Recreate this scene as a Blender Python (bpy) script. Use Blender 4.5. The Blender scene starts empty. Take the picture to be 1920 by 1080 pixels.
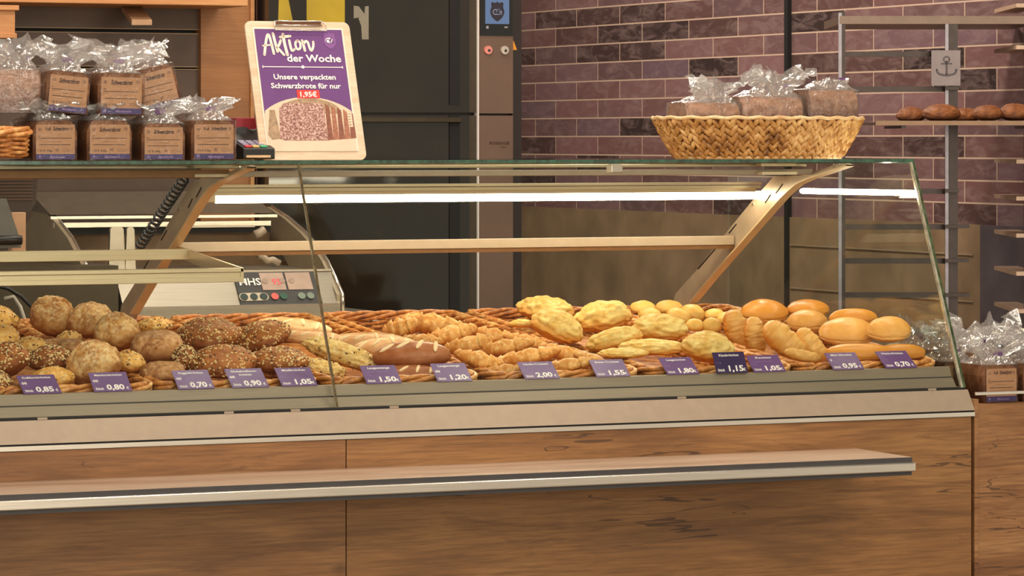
import bpy, bmesh, math, random
from mathutils import Vector, Matrix, noise, Euler
R = math.radians
sc = bpy.context.scene
COL = sc.collection

# ------------------------------------------------------------------ camera
F_PX, HOR, DIST = 6800.0, 262.0, 7.55
TH = math.atan(F_PX / 15040.0)
EYE = Vector((-DIST * math.sin(TH), -DIST * math.cos(TH), 1.345))
cam = bpy.data.cameras.new('camera')
cam.sensor_fit = 'HORIZONTAL'; cam.sensor_width = 36.0
cam.lens = F_PX / 1920.0 * 36.0
cam.shift_y = -(540.0 - HOR) / 1920.0
cam.clip_start = 0.1; cam.clip_end = 60
cam_ob = bpy.data.objects.new('camera', cam); COL.objects.link(cam_ob)
cam_ob.location = EYE; cam_ob.rotation_euler = (R(90), 0, -TH)
sc.camera = cam_ob

# ------------------------------------------------------------------ world, light, exposure
sc.view_settings.view_transform = 'Standard'
sc.view_settings.look = 'None'
sc.view_settings.gamma = 1.0
sc.view_settings.use_curve_mapping = False
sc.view_settings.exposure = 0.12
w = bpy.data.worlds.new('world'); sc.world = w; w.use_nodes = True
w.node_tree.nodes['Background'].inputs[0].default_value = (1.0, 0.91, 0.74, 1)
w.node_tree.nodes['Background'].inputs[1].default_value = 0.78
LED_STRENGTH = 31.0
def area(name, loc, size, watts, col=(1.0, 0.80, 0.60), rot=(0, 0, 0), spread=180):
    l = bpy.data.lights.new(name, 'AREA'); l.energy = watts; l.color = col
    l.shape = 'DISK'; l.size = size; l.spread = R(spread)
    o = bpy.data.objects.new(name, l); COL.objects.link(o)
    o.location = loc; o.rotation_euler = rot
    return o
# unseen downlights over counter and kitchen; soft fill lamps added over the customers' side
for x, e in ((-2.2, 8), (-1.0, 8), (0.2, 8), (1.4, 8)):
    area('unseen_downlight', (x, -2.6, 2.92), 0.30, e, (1.0, 0.88, 0.74), rot=(R(40), 0, 0))  # front row added for glints on the bags and crusts
for x, e in ((-1.4, 5), (-0.2, 5), (1.0, 5)):
    area('unseen_downlight', (x, -0.7, 2.92), 0.22, e, (1.0, 0.86, 0.70), rot=(R(16), 0, 0))
for x in (-2.8, -1.2, 0.4, 2.0):
    area('front_fill_lamp', (x, -4.2, 2.8), 0.75, 12, (1.0, 0.90, 0.77), rot=(R(56), 0, 0))  # added fill, also mirrored as white glints in the cellophane
for x in (-4.4, -1.8, 0.6):     # low frontal fill added to even out the oak under the ledge
    area('low_front_fill', (x, -8.6, 1.7), 1.7, 62, (1.0, 0.92, 0.75), rot=(R(88), 0, R(-8)))
for x, y, e in ((-0.75, 0.25, 14), (0.1, 0.55, 8), (0.95, 0.1, 14), (-0.6, 1.55, 10), (0.6, 1.5, 8), (1.55, 2.2, 26), (1.5, 3.4, 26), (1.5, 4.6, 24)):
    area('unseen_downlight', (x, y, 2.92), 0.26, e, (1.0, 0.87, 0.73))

# ------------------------------------------------------------------ measuring helpers (photo pixel -> point of the place)
def _ray(px, py):
    a = (px - 960.0) / F_PX; s, c = math.sin(TH), math.cos(TH)
    return Vector((s + c * a, c - s * a, (HOR - py) / F_PX))
def atY(px, py, Y):
    d = _ray(px, py); return EYE + d * ((Y - EYE.y) / d.y)
def atX(px, py, X):
    d = _ray(px, py); return EYE + d * ((X - EYE.x) / d.x)
def atT(px, py, t):
    return EYE + _ray(px, py) * t

# ------------------------------------------------------------------ colour and materials
def lin(c):
    def f(v):
        v /= 255.0
        return v / 12.92 if v <= 0.04045 else ((v + 0.055) / 1.055) ** 2.4
    return (f(c[0]), f(c[1]), f(c[2]), 1.0)

class NT:
    def __init__(s, name):
        s.m = bpy.data.materials.new(name); s.m.use_nodes = True
        s.t = s.m.node_tree; s.n = s.t.nodes
        s.b = s.n['Principled BSDF']; s.out = s.n['Material Output']
    def add(s, typ, **kw):
        n = s.n.new(typ)
        for k, v in kw.items(): setattr(n, k, v)
        return n
    def link(s, a, b): s.t.links.new(a, b)
    def coord(s, scale=(1, 1, 1), rot=(0, 0, 0), loc=(0, 0, 0), kind='Object'):
        tc = s.add('ShaderNodeTexCoord'); mp = s.add('ShaderNodeMapping')
        mp.inputs['Scale'].default_value = scale; mp.inputs['Rotation'].default_value = rot
        mp.inputs['Location'].default_value = loc
        s.link(tc.outputs[kind], mp.inputs[0]); return mp.outputs[0]
    def noise(s, vec, scale=5, detail=4, rough=0.55, dist=0.0):
        n = s.add('ShaderNodeTexNoise'); n.inputs['Scale'].default_value = scale
        n.inputs['Detail'].default_value = detail; n.inputs['Roughness'].default_value = rough
        n.inputs['Distortion'].default_value = dist
        if vec is not None: s.link(vec, n.inputs['Vector'])
        return n.outputs['Fac']
    def ramp(s, fac, stops):
        r = s.add('ShaderNodeValToRGB'); e = r.color_ramp.elements
        while len(e) < len(stops): e.new(0.5)
        for el, (p, c) in zip(e, stops): el.position = p; el.color = c if len(c) == 4 else lin(c)
        s.link(fac, r.inputs[0]); return r.outputs[0]
    def mix(s, fac, a, b, mode='MIX'):
        m = s.add('ShaderNodeMix', data_type='RGBA', blend_type=mode)
        for v, i in ((fac, 0), (a, 6), (b, 7)):
            if hasattr(v, 'is_linked'): s.link(v, m.inputs[i])
            else: m.inputs[i].default_value = v
        return m.outputs[2]
    def math(s, op, a, b=0.0):
        m = s.add('ShaderNodeMath', operation=op)
        for v, i in ((a, 0), (b, 1)):
            if hasattr(v, 'is_linked'): s.link(v, m.inputs[i])
            else: m.inputs[i].default_value = v
        return m.outputs[0]
    def bump(s, h, strength=0.3, dist=0.002):
        b = s.add('ShaderNodeBump'); b.inputs['Strength'].default_value = strength
        b.inputs['Distance'].default_value = dist
        s.link(h, b.inputs['Height']); s.link(b.outputs[0], s.b.inputs['Normal'])
    def base(s, sock): s.link(sock, s.b.inputs['Base Color'])

def plain(name, c, rough=0.5, metal=0.0, var=0.06, scale=30, bump=0.0, spec=0.5, coat=0.0):
    n = NT(name); v = n.noise(n.coord(), scale, 3)
    c0 = lin(c)
    lo = tuple(x * (1 - var * 1.6) for x in c0[:3]) + (1,); hi = tuple(min(1, x * (1 + var * 1.6)) for x in c0[:3]) + (1,)
    n.base(n.ramp(v, [(0.3, lo), (0.7, hi)]))
    n.b.inputs['Roughness'].default_value = rough; n.b.inputs['Metallic'].default_value = metal
    n.b.inputs['Specular IOR Level'].default_value = spec
    n.b.inputs['Coat Weight'].default_value = coat
    if bump: n.bump(v, bump, 0.001)
    return n.m

def brushed(name, c, rough=0.35, metal=0.85, axis=(1, 60, 60)):
    n = NT(name); v = n.noise(n.coord(axis), 8, 3)
    c0 = lin(c)
    n.base(n.ramp(v, [(0.25, tuple(x * 0.88 for x in c0[:3]) + (1,)), (0.75, tuple(min(1, x * 1.08) for x in c0[:3]) + (1,))]))
    n.b.inputs['Metallic'].default_value = metal; n.b.inputs['Roughness'].default_value = rough
    return n.m

def wood(name, dark, mid, light, scale=1.0, cracks=True, rough=0.5, loc=(0, 0, 0), rot=(0, 0, 0)):
    n = NT(name)
    big = n.noise(n.coord((1.0 * scale, 5.5 * scale, 5.5 * scale), rot, loc), 1.6, 5, 0.6, 0.6)
    fine = n.noise(n.coord((4 * scale, 95 * scale, 95 * scale), rot, loc), 2.0, 4, 0.65, 0.3)
    c = n.ramp(big, [(0.28, dark), (0.5, mid), (0.74, light)])
    c = n.mix(n.ramp(fine, [(0.33, (0.0, 0.0, 0.0, 1)), (0.60, (1, 1, 1, 1))]), n.mix(0.62, c, lin(dark)), c)
    h = fine
    if cracks:
        cr = n.noise(n.coord((1.6 * scale, 17 * scale, 17 * scale), rot, loc), 1.35, 3, 0.5, 0.5)
        line = n.math('ABSOLUTE', n.math('SUBTRACT', cr, 0.5))
        where = n.noise(n.coord((0.9 * scale, 3.3 * scale, 3.3 * scale), rot, (3.1, 1.7, 0.4)), 2.1, 2)
        lim = n.math('MULTIPLY', n.math('MAXIMUM', n.math('SUBTRACT', where, 0.565), 0.0), 0.11)
        is_crack = n.math('LESS_THAN', line, lim)
        c = n.mix(n.math('MULTIPLY', is_crack, 0.7), c, lin((52, 32, 20)))
        vo = n.add('ShaderNodeTexVoronoi'); vo.inputs['Scale'].default_value = 3.1
        n.link(n.coord((0.8 * scale, 1.7 * scale, 1.7 * scale), rot, loc), vo.inputs['Vector'])
        knot = n.ramp(vo.outputs['Distance'], [(0.012, (1, 1, 1, 1)), (0.075, (0, 0, 0, 1))])
        c = n.mix(n.math('MULTIPLY', knot, 0.62), c, lin((58, 34, 20)))
        sweep = n.noise(n.coord((0.7 * scale, 9 * scale, 9 * scale), rot, (0.3, 4.2, 1.0)), 2.6, 6, 0.7, 1.3)
        c = n.mix(n.ramp(sweep, [(0.52, (0, 0, 0, 1)), (0.68, (0.8, 0.8, 0.8, 1))]), c, lin(dark))
    n.base(c); n.b.inputs['Roughness'].default_value = rough; n.bump(h, 0.25, 0.001)
    return n.m

def glass(name, tint=(0.97, 0.99, 0.975), f0=0.04, rough=0.0):
    n = NT(name)
    n.n.remove(n.b)
    lw = n.add('ShaderNodeLayerWeight'); lw.inputs['Blend'].default_value = 0.5
    p = n.math('POWER', lw.outputs['Facing'], 5.0)
    fr = n.math('ADD', n.math('MULTIPLY', p, 1 - f0), f0)
    tr = n.add('ShaderNodeBsdfTransparent'); tr.inputs[0].default_value = tint + (1,)
    gl = n.add('ShaderNodeBsdfGlossy'); gl.inputs['Roughness'].default_value = rough
    mx = n.add('ShaderNodeMixShader')
    n.link(fr, mx.inputs[0]); n.link(tr.outputs[0], mx.inputs[1]); n.link(gl.outputs[0], mx.inputs[2])
    n.link(mx.outputs[0], n.out.inputs[0])
    return n.m

def film(name, milk, f0, fs, rough, bscale, bstr):
    n = NT(name); n.n.remove(n.b)
    lw = n.add('ShaderNodeLayerWeight'); lw.inputs['Blend'].default_value = 0.5
    bm = n.add('ShaderNodeBump'); bm.inputs['Strength'].default_value = bstr; bm.inputs['Distance'].default_value = 0.004
    n.link(n.noise(n.coord(), bscale, 3, 0.6, 1.2), bm.inputs['Height'])
    fr = n.math('ADD', n.math('MULTIPLY', n.math('POWER', lw.outputs['Facing'], 3.0), fs), f0)
    tr = n.add('ShaderNodeBsdfTransparent'); tr.inputs[0].default_value = (0.985, 0.98, 0.975, 1)
    gl = n.add('ShaderNodeBsdfGlossy'); gl.inputs['Roughness'].default_value = rough
    di = n.add('ShaderNodeBsdfTranslucent'); di.inputs[0].default_value = (0.95, 0.91, 0.87, 1)
    d2 = n.add('ShaderNodeBsdfDiffuse'); d2.inputs[0].default_value = (0.95, 0.91, 0.87, 1); n.link(bm.outputs[0], d2.inputs['Normal'])
    m0 = n.add('ShaderNodeMixShader'); m0.inputs[0].default_value = 0.6; n.link(di.outputs[0], m0.inputs[1]); n.link(d2.outputs[0], m0.inputs[2])
    n.link(bm.outputs[0], gl.inputs['Normal']); n.link(bm.outputs[0], di.inputs['Normal'])
    m1 = n.add('ShaderNodeMixShader'); m1.inputs[0].default_value = milk
    n.link(tr.outputs[0], m1.inputs[1]); n.link(m0.outputs[0], m1.inputs[2])
    m2 = n.add('ShaderNodeMixShader')
    n.link(fr, m2.inputs[0]); n.link(m1.outputs[0], m2.inputs[1]); n.link(gl.outputs[0], m2.inputs[2])
    n.link(m2.outputs[0], n.out.inputs[0])
    return n.m

def emit(name, c, strength):
    n = NT(name); n.n.remove(n.b)
    e = n.add('ShaderNodeEmission'); e.inputs[0].default_value = c if len(c) == 4 else lin(c)
    e.inputs[1].default_value = strength; n.link(e.outputs[0], n.out.inputs[0]); return n.m

def crust(name, low, mid, high, flour=None, rough=0.55, nscale=22, bump=0.35, fl=(0.5, 0.72), fine=90, crack=0.0):
    """Baked crust: low = colour round the sole, mid / high = blotches of the top, flour = dusting."""
    n = NT(name)
    v = n.noise(n.coord(), nscale, 5, 0.6, 0.3)
    c = n.ramp(v, [(0.3, mid), (0.66, high)])
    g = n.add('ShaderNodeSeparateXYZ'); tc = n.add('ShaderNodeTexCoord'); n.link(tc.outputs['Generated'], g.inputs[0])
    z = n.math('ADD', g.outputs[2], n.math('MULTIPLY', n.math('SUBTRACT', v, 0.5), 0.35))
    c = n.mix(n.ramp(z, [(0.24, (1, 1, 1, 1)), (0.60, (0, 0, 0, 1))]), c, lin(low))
    f = n.noise(n.coord(), fine, 4, 0.7)
    if flour:
        c = n.mix(n.math('MULTIPLY', n.ramp(f, [(fl[0], (0, 0, 0, 1)), (fl[1], (1, 1, 1, 1))]), n.ramp(z, [(0.4, (0, 0, 0, 1)), (0.7, (1, 1, 1, 1))])), c, lin(flour))
    if crack:
        k1 = n.math('ABSOLUTE', n.math('SUBTRACT', n.noise(n.coord(loc=(.3, .1, .7)), 11, 4, .65, .4), 0.5))
        c = n.mix(n.math('MULTIPLY', n.ramp(k1, [(0.006, (1, 1, 1, 1)), (0.03, (0, 0, 0, 1))]), crack), c, lin(low))
    oi = n.add('ShaderNodeObjectInfo')
    hs = n.add('ShaderNodeHueSaturation')
    n.link(n.math('ADD', n.math('MULTIPLY', oi.outputs['Random'], 0.22), 0.89), hs.inputs['Value'])
    n.link(c, hs.inputs['Color'])
    n.base(hs.outputs[0]); n.b.inputs['Roughness'].default_value = rough
    n.b.inputs['Specular IOR Level'].default_value = 0.3
    n.bump(n.math('ADD', n.math('MULTIPLY', f, 0.6), v), bump, 0.003)
    return n.m

M = {}
M['oak'] = wood('rustic_oak', (106, 70, 38), (154, 107, 61), (178, 131, 80))
M['oak_left'] = wood('rustic_oak_left', (104, 68, 38), (148, 101, 58), (172, 124, 76), loc=(5.3, 2.2, 1.2))
M['oak_side'] = wood('rustic_oak_side', (112, 72, 42), (158, 110, 67), (182, 134, 88), scale=1.5, loc=(9.1, 4.1, 3.3))
M['oak_shelf'] = wood('pale_oak', (150, 118, 95), (186, 158, 134), (205, 180, 158), cracks=False, rough=0.4, loc=(2, 1, 0))
M['oak_wall'] = wood('wall_oak', (138, 92, 50), (160, 108, 62), (176, 124, 76), cracks=False, loc=(0, 7, 3))
M['oak_gold'] = wood('golden_oak', (176, 118, 68), (205, 146, 92), (222, 168, 112), cracks=False)
M['board'] = wood('clipboard_birch', (196, 164, 132), (222, 196, 168), (236, 214, 190), cracks=False, scale=2.5, rot=(0, R(90), 0))
M['alu'] = plain('warm_anodised_aluminium', (164, 146, 126), 0.42, 0.2, 0.03, 40)
M['alu_bright'] = brushed('bright_aluminium', (228, 218, 204), 0.22, 0.9)
M['steel'] = brushed('brushed_steel', (178, 168, 152), 0.33, 0.85)
M['steel_warm'] = brushed('warm_steel_profile', (206, 186, 152), 0.32, 0.55)
M['sill'] = brushed('steel_sill', (146, 131, 112), 0.42, 0.35)
M['dark_edge'] = plain('charcoal_edge_band', (62, 58, 58), 0.5)
M['brown_profile'] = plain('bronze_profile', (122, 84, 50), 0.4, 0.5)
M['black'] = plain('black_plastic', (26, 23, 22), 0.4, 0, 0.1)
M['charcoal'] = plain('charcoal_plastic', (48, 44, 42), 0.5)
M['blackgap'] = plain('black_rubber', (14, 12, 11), 0.7)
M['glass'] = glass('clear_glass')
M['glass_top'] = glass('top_glass', (0.93, 0.97, 0.94))
M['edge'] = plain('green_glass_edge', (36, 74, 54), 0.15, 0, 0.4, 60, spec=0.8)
M['edge_lit'] = plain('polished_glass_edge', (200, 196, 176), 0.12, 0.6, 0.2, 60)
M['seam'] = plain('glass_seam', (120, 104, 76), 0.15, 0.5, 0.3, 90)
M['led'] = emit('led_tube_white', (1.0, 0.84, 0.60, 1), LED_STRENGTH)
M['film'] = film('cellophane_film', 0.0, 0.022, 0.7, 0.07, 55, 0.7)
M['loaf_lit'] = crust('lit_rye_loaf', (104, 64, 42), (124, 80, 54), (170, 124, 92), None, 0.7, 60, 0.6)  # same rye bread as loaf_dark, with brighter light put into the colour
M['film_side'] = film('creased_cellophane', 0.07, 0.10, 0.7, 0.09, 70, 1.0)
M['film_top'] = film('crumpled_cellophane', 0.22, 0.28, 0.7, 0.09, 60, 0.45)
M['purple'] = plain('purple_print', (106, 62, 122), 0.35, 0, 0.04)
M['purple_dark'] = plain('purple_band', (50, 32, 92), 0.4, 0, 0.05)
M['tag'] = plain('purple_price_card', (104, 72, 124), 0.3, 0, 0.04)
M['tag_dark'] = plain('dark_purple_price_card', (58, 42, 82), 0.3, 0, 0.04)
M['white'] = plain('white_print', (238, 230, 226), 0.5, 0, 0.02)
M['lilac'] = plain('lilac_print', (152, 120, 168), 0.5, 0, 0.02)
M['paper'] = plain('white_paper', (232, 214, 196), 0.6, 0, 0.02)
M['kraft'] = plain('kraft_card', (168, 124, 86), 0.6, 0, 0.04, 60)
M['ink'] = plain('dark_brown_print', (70, 44, 30), 0.6)
M['ink_soft'] = plain('faded_brown_print', (138, 98, 70), 0.6)
M['red'] = plain('red_print', (206, 52, 44), 0.45)
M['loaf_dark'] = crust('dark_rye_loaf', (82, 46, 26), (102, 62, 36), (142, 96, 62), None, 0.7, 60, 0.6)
M['willow'] = None

# ------------------------------------------------------------------ geometry builder
class G:
    def __init__(s): s.v, s.f, s.mi, s.sm = [], [], [], []
    def add(s, vs, fs, mi=0, smooth=False):
        o = len(s.v); s.v.extend(Vector(p) for p in vs)
        for f in fs: s.f.append([i + o for i in f]); s.mi.append(mi); s.sm.append(smooth)
    def box(s, a, b, mi=0, mat=None):
        x0, y0, z0 = a; x1, y1, z1 = b
        vs = [Vector((x, y, z)) for x in (x0, x1) for y in (y0, y1) for z in (z0, z1)]
        if mat is not None: vs = [mat @ p for p in vs]
        s.add(vs, [(0, 1, 3, 2), (4, 6, 7, 5), (0, 4, 5, 1), (2, 3, 7, 6), (0, 2, 6, 4), (1, 5, 7, 3)], mi)
    def prism(s, poly, ext, mi=0, mi_side=None):
        n = len(poly); e = Vector(ext); p = [Vector(q) for q in poly]
        s.add(p + [q + e for q in p], [tuple(range(n))[::-1], tuple(range(n, 2 * n))], mi)
        s.add(p + [q + e for q in p], [(i, (i + 1) % n, n + (i + 1) % n, n + i) for i in range(n)], mi if mi_side is None else mi_side)
    def tube(s, path, r, n=8, mi=0, closed=False, smooth=True):
        P = [Vector(p) for p in path]; m = len(P); vs = []
        prev = None
        for i, p in enumerate(P):
            t = (P[(i + 1) % m] - P[i - 1]) if closed else (P[min(i + 1, m - 1)] - P[max(i - 1, 0)])
            t.normalize()
            if prev is None:
                u = t.orthogonal().normalized()
            else:
                u = (prev - t * prev.dot(t))
                u = u.normalized() if u.length > 1e-6 else t.orthogonal().normalized()
            prev = u; w_ = t.cross(u)
            rr = r[i] if isinstance(r, (list, tuple)) else r
            for k in range(n):
                a = 2 * math.pi * k / n
                vs.append(p + (u * math.cos(a) + w_ * math.sin(a)) * rr)
        fs = []
        for i in range(m if closed else m - 1):
            j = (i + 1) % m
            for k in range(n):
                l = (k + 1) % n
                fs.append((i * n + k, i * n + l, j * n + l, j * n + k))
        if not closed: fs += [tuple(range(n))[::-1], tuple(range((m - 1) * n, m * n))]
        s.add(vs, fs, mi, smooth)
    def disc(s, c, r, axis, h, n=20, mi=0):
        axis = Vector(axis).normalized(); u = axis.orthogonal().normalized(); w_ = axis.cross(u)
        c = Vector(c)
        s.prism([c + (u * math.cos(2 * math.pi * k / n) + w_ * math.sin(2 * math.pi * k / n)) * r for k in range(n)], axis * h, mi)
    def ell(s, c, rx, ry, rz, mat=None, nu=8, nv=5, mi=0):
        vs = []
        for j in range(nv + 1):
            th = math.pi * j / nv
            for i in range(nu):
                ph = 2 * math.pi * i / nu
                p = Vector((rx * math.sin(th) * math.cos(ph), ry * math.sin(th) * math.sin(ph), rz * math.cos(th)))
                if mat is not None: p = mat @ p
                vs.append(p + Vector(c))
        fs = [(j * nu + i, j * nu + (i + 1) % nu, (j + 1) * nu + (i + 1) % nu, (j + 1) * nu + i) for j in range(nv) for i in range(nu)]
        s.add(vs, fs, mi, True)
    def mesh(s, name, mats):
        me = bpy.data.meshes.new(name)
        me.from_pydata([tuple(p) for p in s.v], [], s.f)
        for m in (mats if isinstance(mats, (list, tuple)) else [mats]): me.materials.append(m)
        me.polygons.foreach_set('material_index', s.mi); me.polygons.foreach_set('use_smooth', s.sm)
        me.validate(); me.update(); return me
    def build(s, name, mats, parent=None, bevel=0.0):
        o = bpy.data.objects.new(name, s.mesh(name, mats)); COL.objects.link(o)
        if parent is not None: o.parent = parent
        if bevel:
            b = o.modifiers.new('bevel', 'BEVEL'); b.width = bevel; b.segments = 2; b.limit_method = 'ANGLE'
        return o

def tag(o, label, cat, group=None):
    o['label'] = label; o['category'] = cat
    if group: o['group'] = group
    return o
def thing(name, label, cat, loc=(0, 0, 0), rot=(0, 0, 0), group=None):
    o = bpy.data.objects.new(name, None); COL.objects.link(o); o.empty_display_size = 0.05
    o.location = loc; o.rotation_euler = rot
    return tag(o, label, cat, group)
def struct(name, g, m):
    o = g.build(name, m); o['kind'] = 'structure'; return o
def copy_tree(o, parent=None):
    c = o.copy(); COL.objects.link(c); c.parent = parent
    for ch in list(o.children): copy_tree(ch, c)
    return c

_tc = {}
def text_mesh(s, size=1.0, bold=0.0, shear=0.0, align='LEFT'):
    k = (s, round(size, 5), bold, shear, align)
    if k not in _tc:
        cu = bpy.data.curves.new('txt', 'FONT'); cu.body = s; cu.size = size; cu.offset = bold * size; cu.shear = shear
        cu.align_x = align; cu.resolution_u = 2
        ob = bpy.data.objects.new('txt', cu); COL.objects.link(ob)
        me = bpy.data.meshes.new_from_object(ob.evaluated_get(bpy.context.evaluated_depsgraph_get()))
        _tc[k] = ([v.co.copy() for v in me.vertices], [tuple(p.vertices) for p in me.polygons])
        bpy.data.objects.remove(ob); bpy.data.curves.remove(cu); bpy.data.meshes.remove(me)
    return _tc[k]
def put_text(g, s, O, U, V, size, bold=0.0, shear=0.0, align='LEFT', mi=0, width=None, lift=0.0004):
    """Lettering lying on the plane O + x U + y V."""
    vs, fs = text_mesh(s, size, bold, shear, align)
    N = U.cross(V).normalized()
    k = 1.0
    if width and vs:
        ww = max(p.x for p in vs) - min(p.x for p in vs); k = width / ww
    g.add([O + U * (p.x * k) + V * p.y + N * lift for p in vs], fs, mi)
def put_poly(g, pts, O, U, V, mi=0, lift=0.0003):
    N = U.cross(V).normalized()
    g.add([O + U * x + V * y + N * lift for x, y in pts], [tuple(range(len(pts)))], mi)
def put_rect(g, x0, y0, x1, y1, O, U, V, mi=0, lift=0.0003):
    put_poly(g, [(x0, y0), (x1, y0), (x1, y1), (x0, y1)], O, U, V, mi, lift)
def put_stroke(g, pts, wd, O, U, V, mi=0, lift=0.0004, sub=4):
    """A brush stroke (Catmull-Rom through pts) of width wd laid on a plane."""
    P = [Vector((x, y)) for x, y in pts]; Q = []
    for i in range(len(P) - 1):
        a, b, c, d = P[max(i - 1, 0)], P[i], P[i + 1], P[min(i + 2, len(P) - 1)]
        for k in range(sub):
            t = k / sub
            Q.append(0.5 * ((2 * b) + (c - a) * t + (2 * a - 5 * b + 4 * c - d) * t * t + (3 * b - a - 3 * c + d) * t ** 3))
    Q.append(P[-1])
    L, Rr = [], []
    for i, q in enumerate(Q):
        t = Q[min(i + 1, len(Q) - 1)] - Q[max(i - 1, 0)]; t.normalize(); n = Vector((-t.y, t.x)) * wd * 0.5
        L.append(q + n); Rr.append(q - n)
    N = U.cross(V).normalized(); m = len(Q)
    g.add([O + U * q.x + V * q.y + N * lift for q in L + Rr], [(i, i + 1, m + i + 1, m + i) for i in range(m - 1)], mi)
    for q in (Q[0], Q[-1]):
        put_poly(g, [(q.x + wd * 0.5 * math.cos(k * 0.7854), q.y + wd * 0.5 * math.sin(k * 0.7854)) for k in range(8)], O, U, V, mi, lift)
SHIELD = [(0, -.60), (.16, -.50), (.34, -.34), (.45, -.12), (.46, .06), (.40, .22), (.38, .36), (.42, .48), (.32, .58), (.16, .52), (.06, .56), (0, .60),
          (-.06, .56), (-.16, .52), (-.32, .58), (-.42, .48), (-.38, .36), (-.40, .22), (-.46, .06), (-.45, -.12), (-.34, -.34), (-.16, -.50)]
def put_emblem(g, cx, cy, s, O, U, V, mi_shield, mi_script, lift=0.0005):
    if mi_shield is not None: put_poly(g, [(cx + x * s, cy + y * s) for x, y in SHIELD], O, U, V, mi_shield, lift)
    ring = [(cx + s * (-.10 + .17 * math.cos(a)), cy + s * (-.02 + .15 * math.sin(a))) for a in [k * 0.7 for k in range(10)]]
    put_stroke(g, ring, s * 0.06, O, U, V, mi_script, lift + .0003)
    put_stroke(g, [(cx + s * -.06, cy + s * -.02), (cx + s * .08, cy + s * .12), (cx + s * .16, cy + s * .26), (cx + s * .04, cy - s * .1), (cx + s * .12, cy - s * .16), (cx + s * .28, cy + s * -.02), (cx + s * .20, cy + s * .04), (cx + s * .18, cy - s * .12), (cx + s * .3, cy - s * .14)], s * 0.06, O, U, V, mi_script, lift + .0003)

# ================================================================== THE SETTING
g = G(); g.box((-5, -9, -0.1), (4.5, 7, 0)); struct('floor', g, plain('floor_tiles', (120, 104, 90), 0.35, 0, 0.08, 3))
g = G(); g.box((-5, -4.5, 3.0), (4.5, 7, 3.1)); struct('ceiling', g, plain('ceiling_paint', (70, 62, 56), 0.8))

def tile_wall():
    n = NT('aubergine_glazed_tile')
    tc = n.add('ShaderNodeTexCoord'); sp = n.add('ShaderNodeSeparateXYZ'); cb = n.add('ShaderNodeCombineXYZ')
    n.link(tc.outputs['Object'], sp.inputs[0])
    n.link(n.math('ADD', n.math('MULTIPLY', sp.outputs[1], -1.0), 5.1746), cb.inputs[0])
    n.link(n.math('SUBTRACT', sp.outputs[2], 1.692), cb.inputs[1])
    def brick(c1, c2, mortar):
        b = n.add('ShaderNodeTexBrick'); b.offset = 0.5; b.squash = 1.0
        b.inputs['Scale'].default_value = 1.0; b.inputs['Brick Width'].default_value = 0.362; b.inputs['Row Height'].default_value = 0.067
        b.inputs['Mortar Size'].default_value = 0.0026; b.inputs['Mortar Smooth'].default_value = 0.1; b.inputs['Bias'].default_value = 0.0
        b.inputs['Color1'].default_value = c1; b.inputs['Color2'].default_value = c2; b.inputs['Mortar'].default_value = mortar
        n.link(cb.outputs[0], b.inputs['Vector']); return b
    b = brick((0, 0, 0, 1), (1, 1, 1, 1), (0.5, 0.5, 0.5, 1))
    c = n.ramp(b.outputs['Color'], [(0.03, (58, 46, 46)), (0.25, (92, 68, 66)), (0.45, (122, 88, 86)), (0.62, (104, 80, 82)), (0.8, (134, 98, 98)), (1.0, (110, 88, 96))])
    v = n.noise(n.coord((1, 1.0, 3)), 9, 5, 0.65, 1.2)
    c = n.mix(n.ramp(v, [(0.45, (0, 0, 0, 1)), (0.75, (0.55, 0.55, 0.55, 1))]), c, lin((158, 134, 130)))
    c = n.mix(b.outputs['Fac'], c, lin((194, 166, 146)))
    n.base(c)
    n.b.inputs['Roughness'].default_value = 0.3; n.b.inputs['Specular IOR Level'].default_value = 0.35
    n.link(n.ramp(b.outputs['Fac'], [(0, (0.28, 0.28, 0.28, 1)), (1, (0.8, 0.8, 0.8, 1))]), n.b.inputs['Roughness'])
    n.bump(n.math('SUBTRACT', n.math('MULTIPLY', v, 0.35), b.outputs['Fac']), 0.35, 0.004)
    return n.m
g = G(); g.box((2.6, -0.5, 1.092), (2.75, 7, 3.0)); struct('wall_right', g, tile_wall())
M['stone'] = plain('grey_brown_stone_panel', (138, 114, 88), 0.45, 0, 0.16, 6, 0.1)
M['stone_dark'] = plain('dark_stone_panel', (82, 62, 48), 0.5, 0, 0.14, 7, 0.1)
g = G(); g.box((2.592, 2.36, 0), (2.75, 7, 1.092)); struct('wall_right_panel', g, M['stone'])
g = G(); g.box((2.592, -0.5, 0), (2.75, 2.36, 1.092)); struct('wall_right_slate', g, plain('blue_grey_slate', (92, 84, 88), 0.4, 0, 0.12, 9))
bl = atX(1481, 300, 2.6).y
g = G(); g.box((2.585, bl - 0.012, 0), (2.6, bl + 0.012, 3.0)); struct('trim_1', g, M['blackgap'])
g = G()
for z in (1.0, 0.86): g.box((2.588, 2.4, z), (2.5925, bl - .02, z + 0.004))
struct('trim_2', g, plain('panel_joint', (150, 128, 104), 0.5))
g = G(); g.box((-4, 6.9, 0), (2.75, 7.0, 3.0)); struct('wall_back', g, M['stone_dark'])

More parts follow.
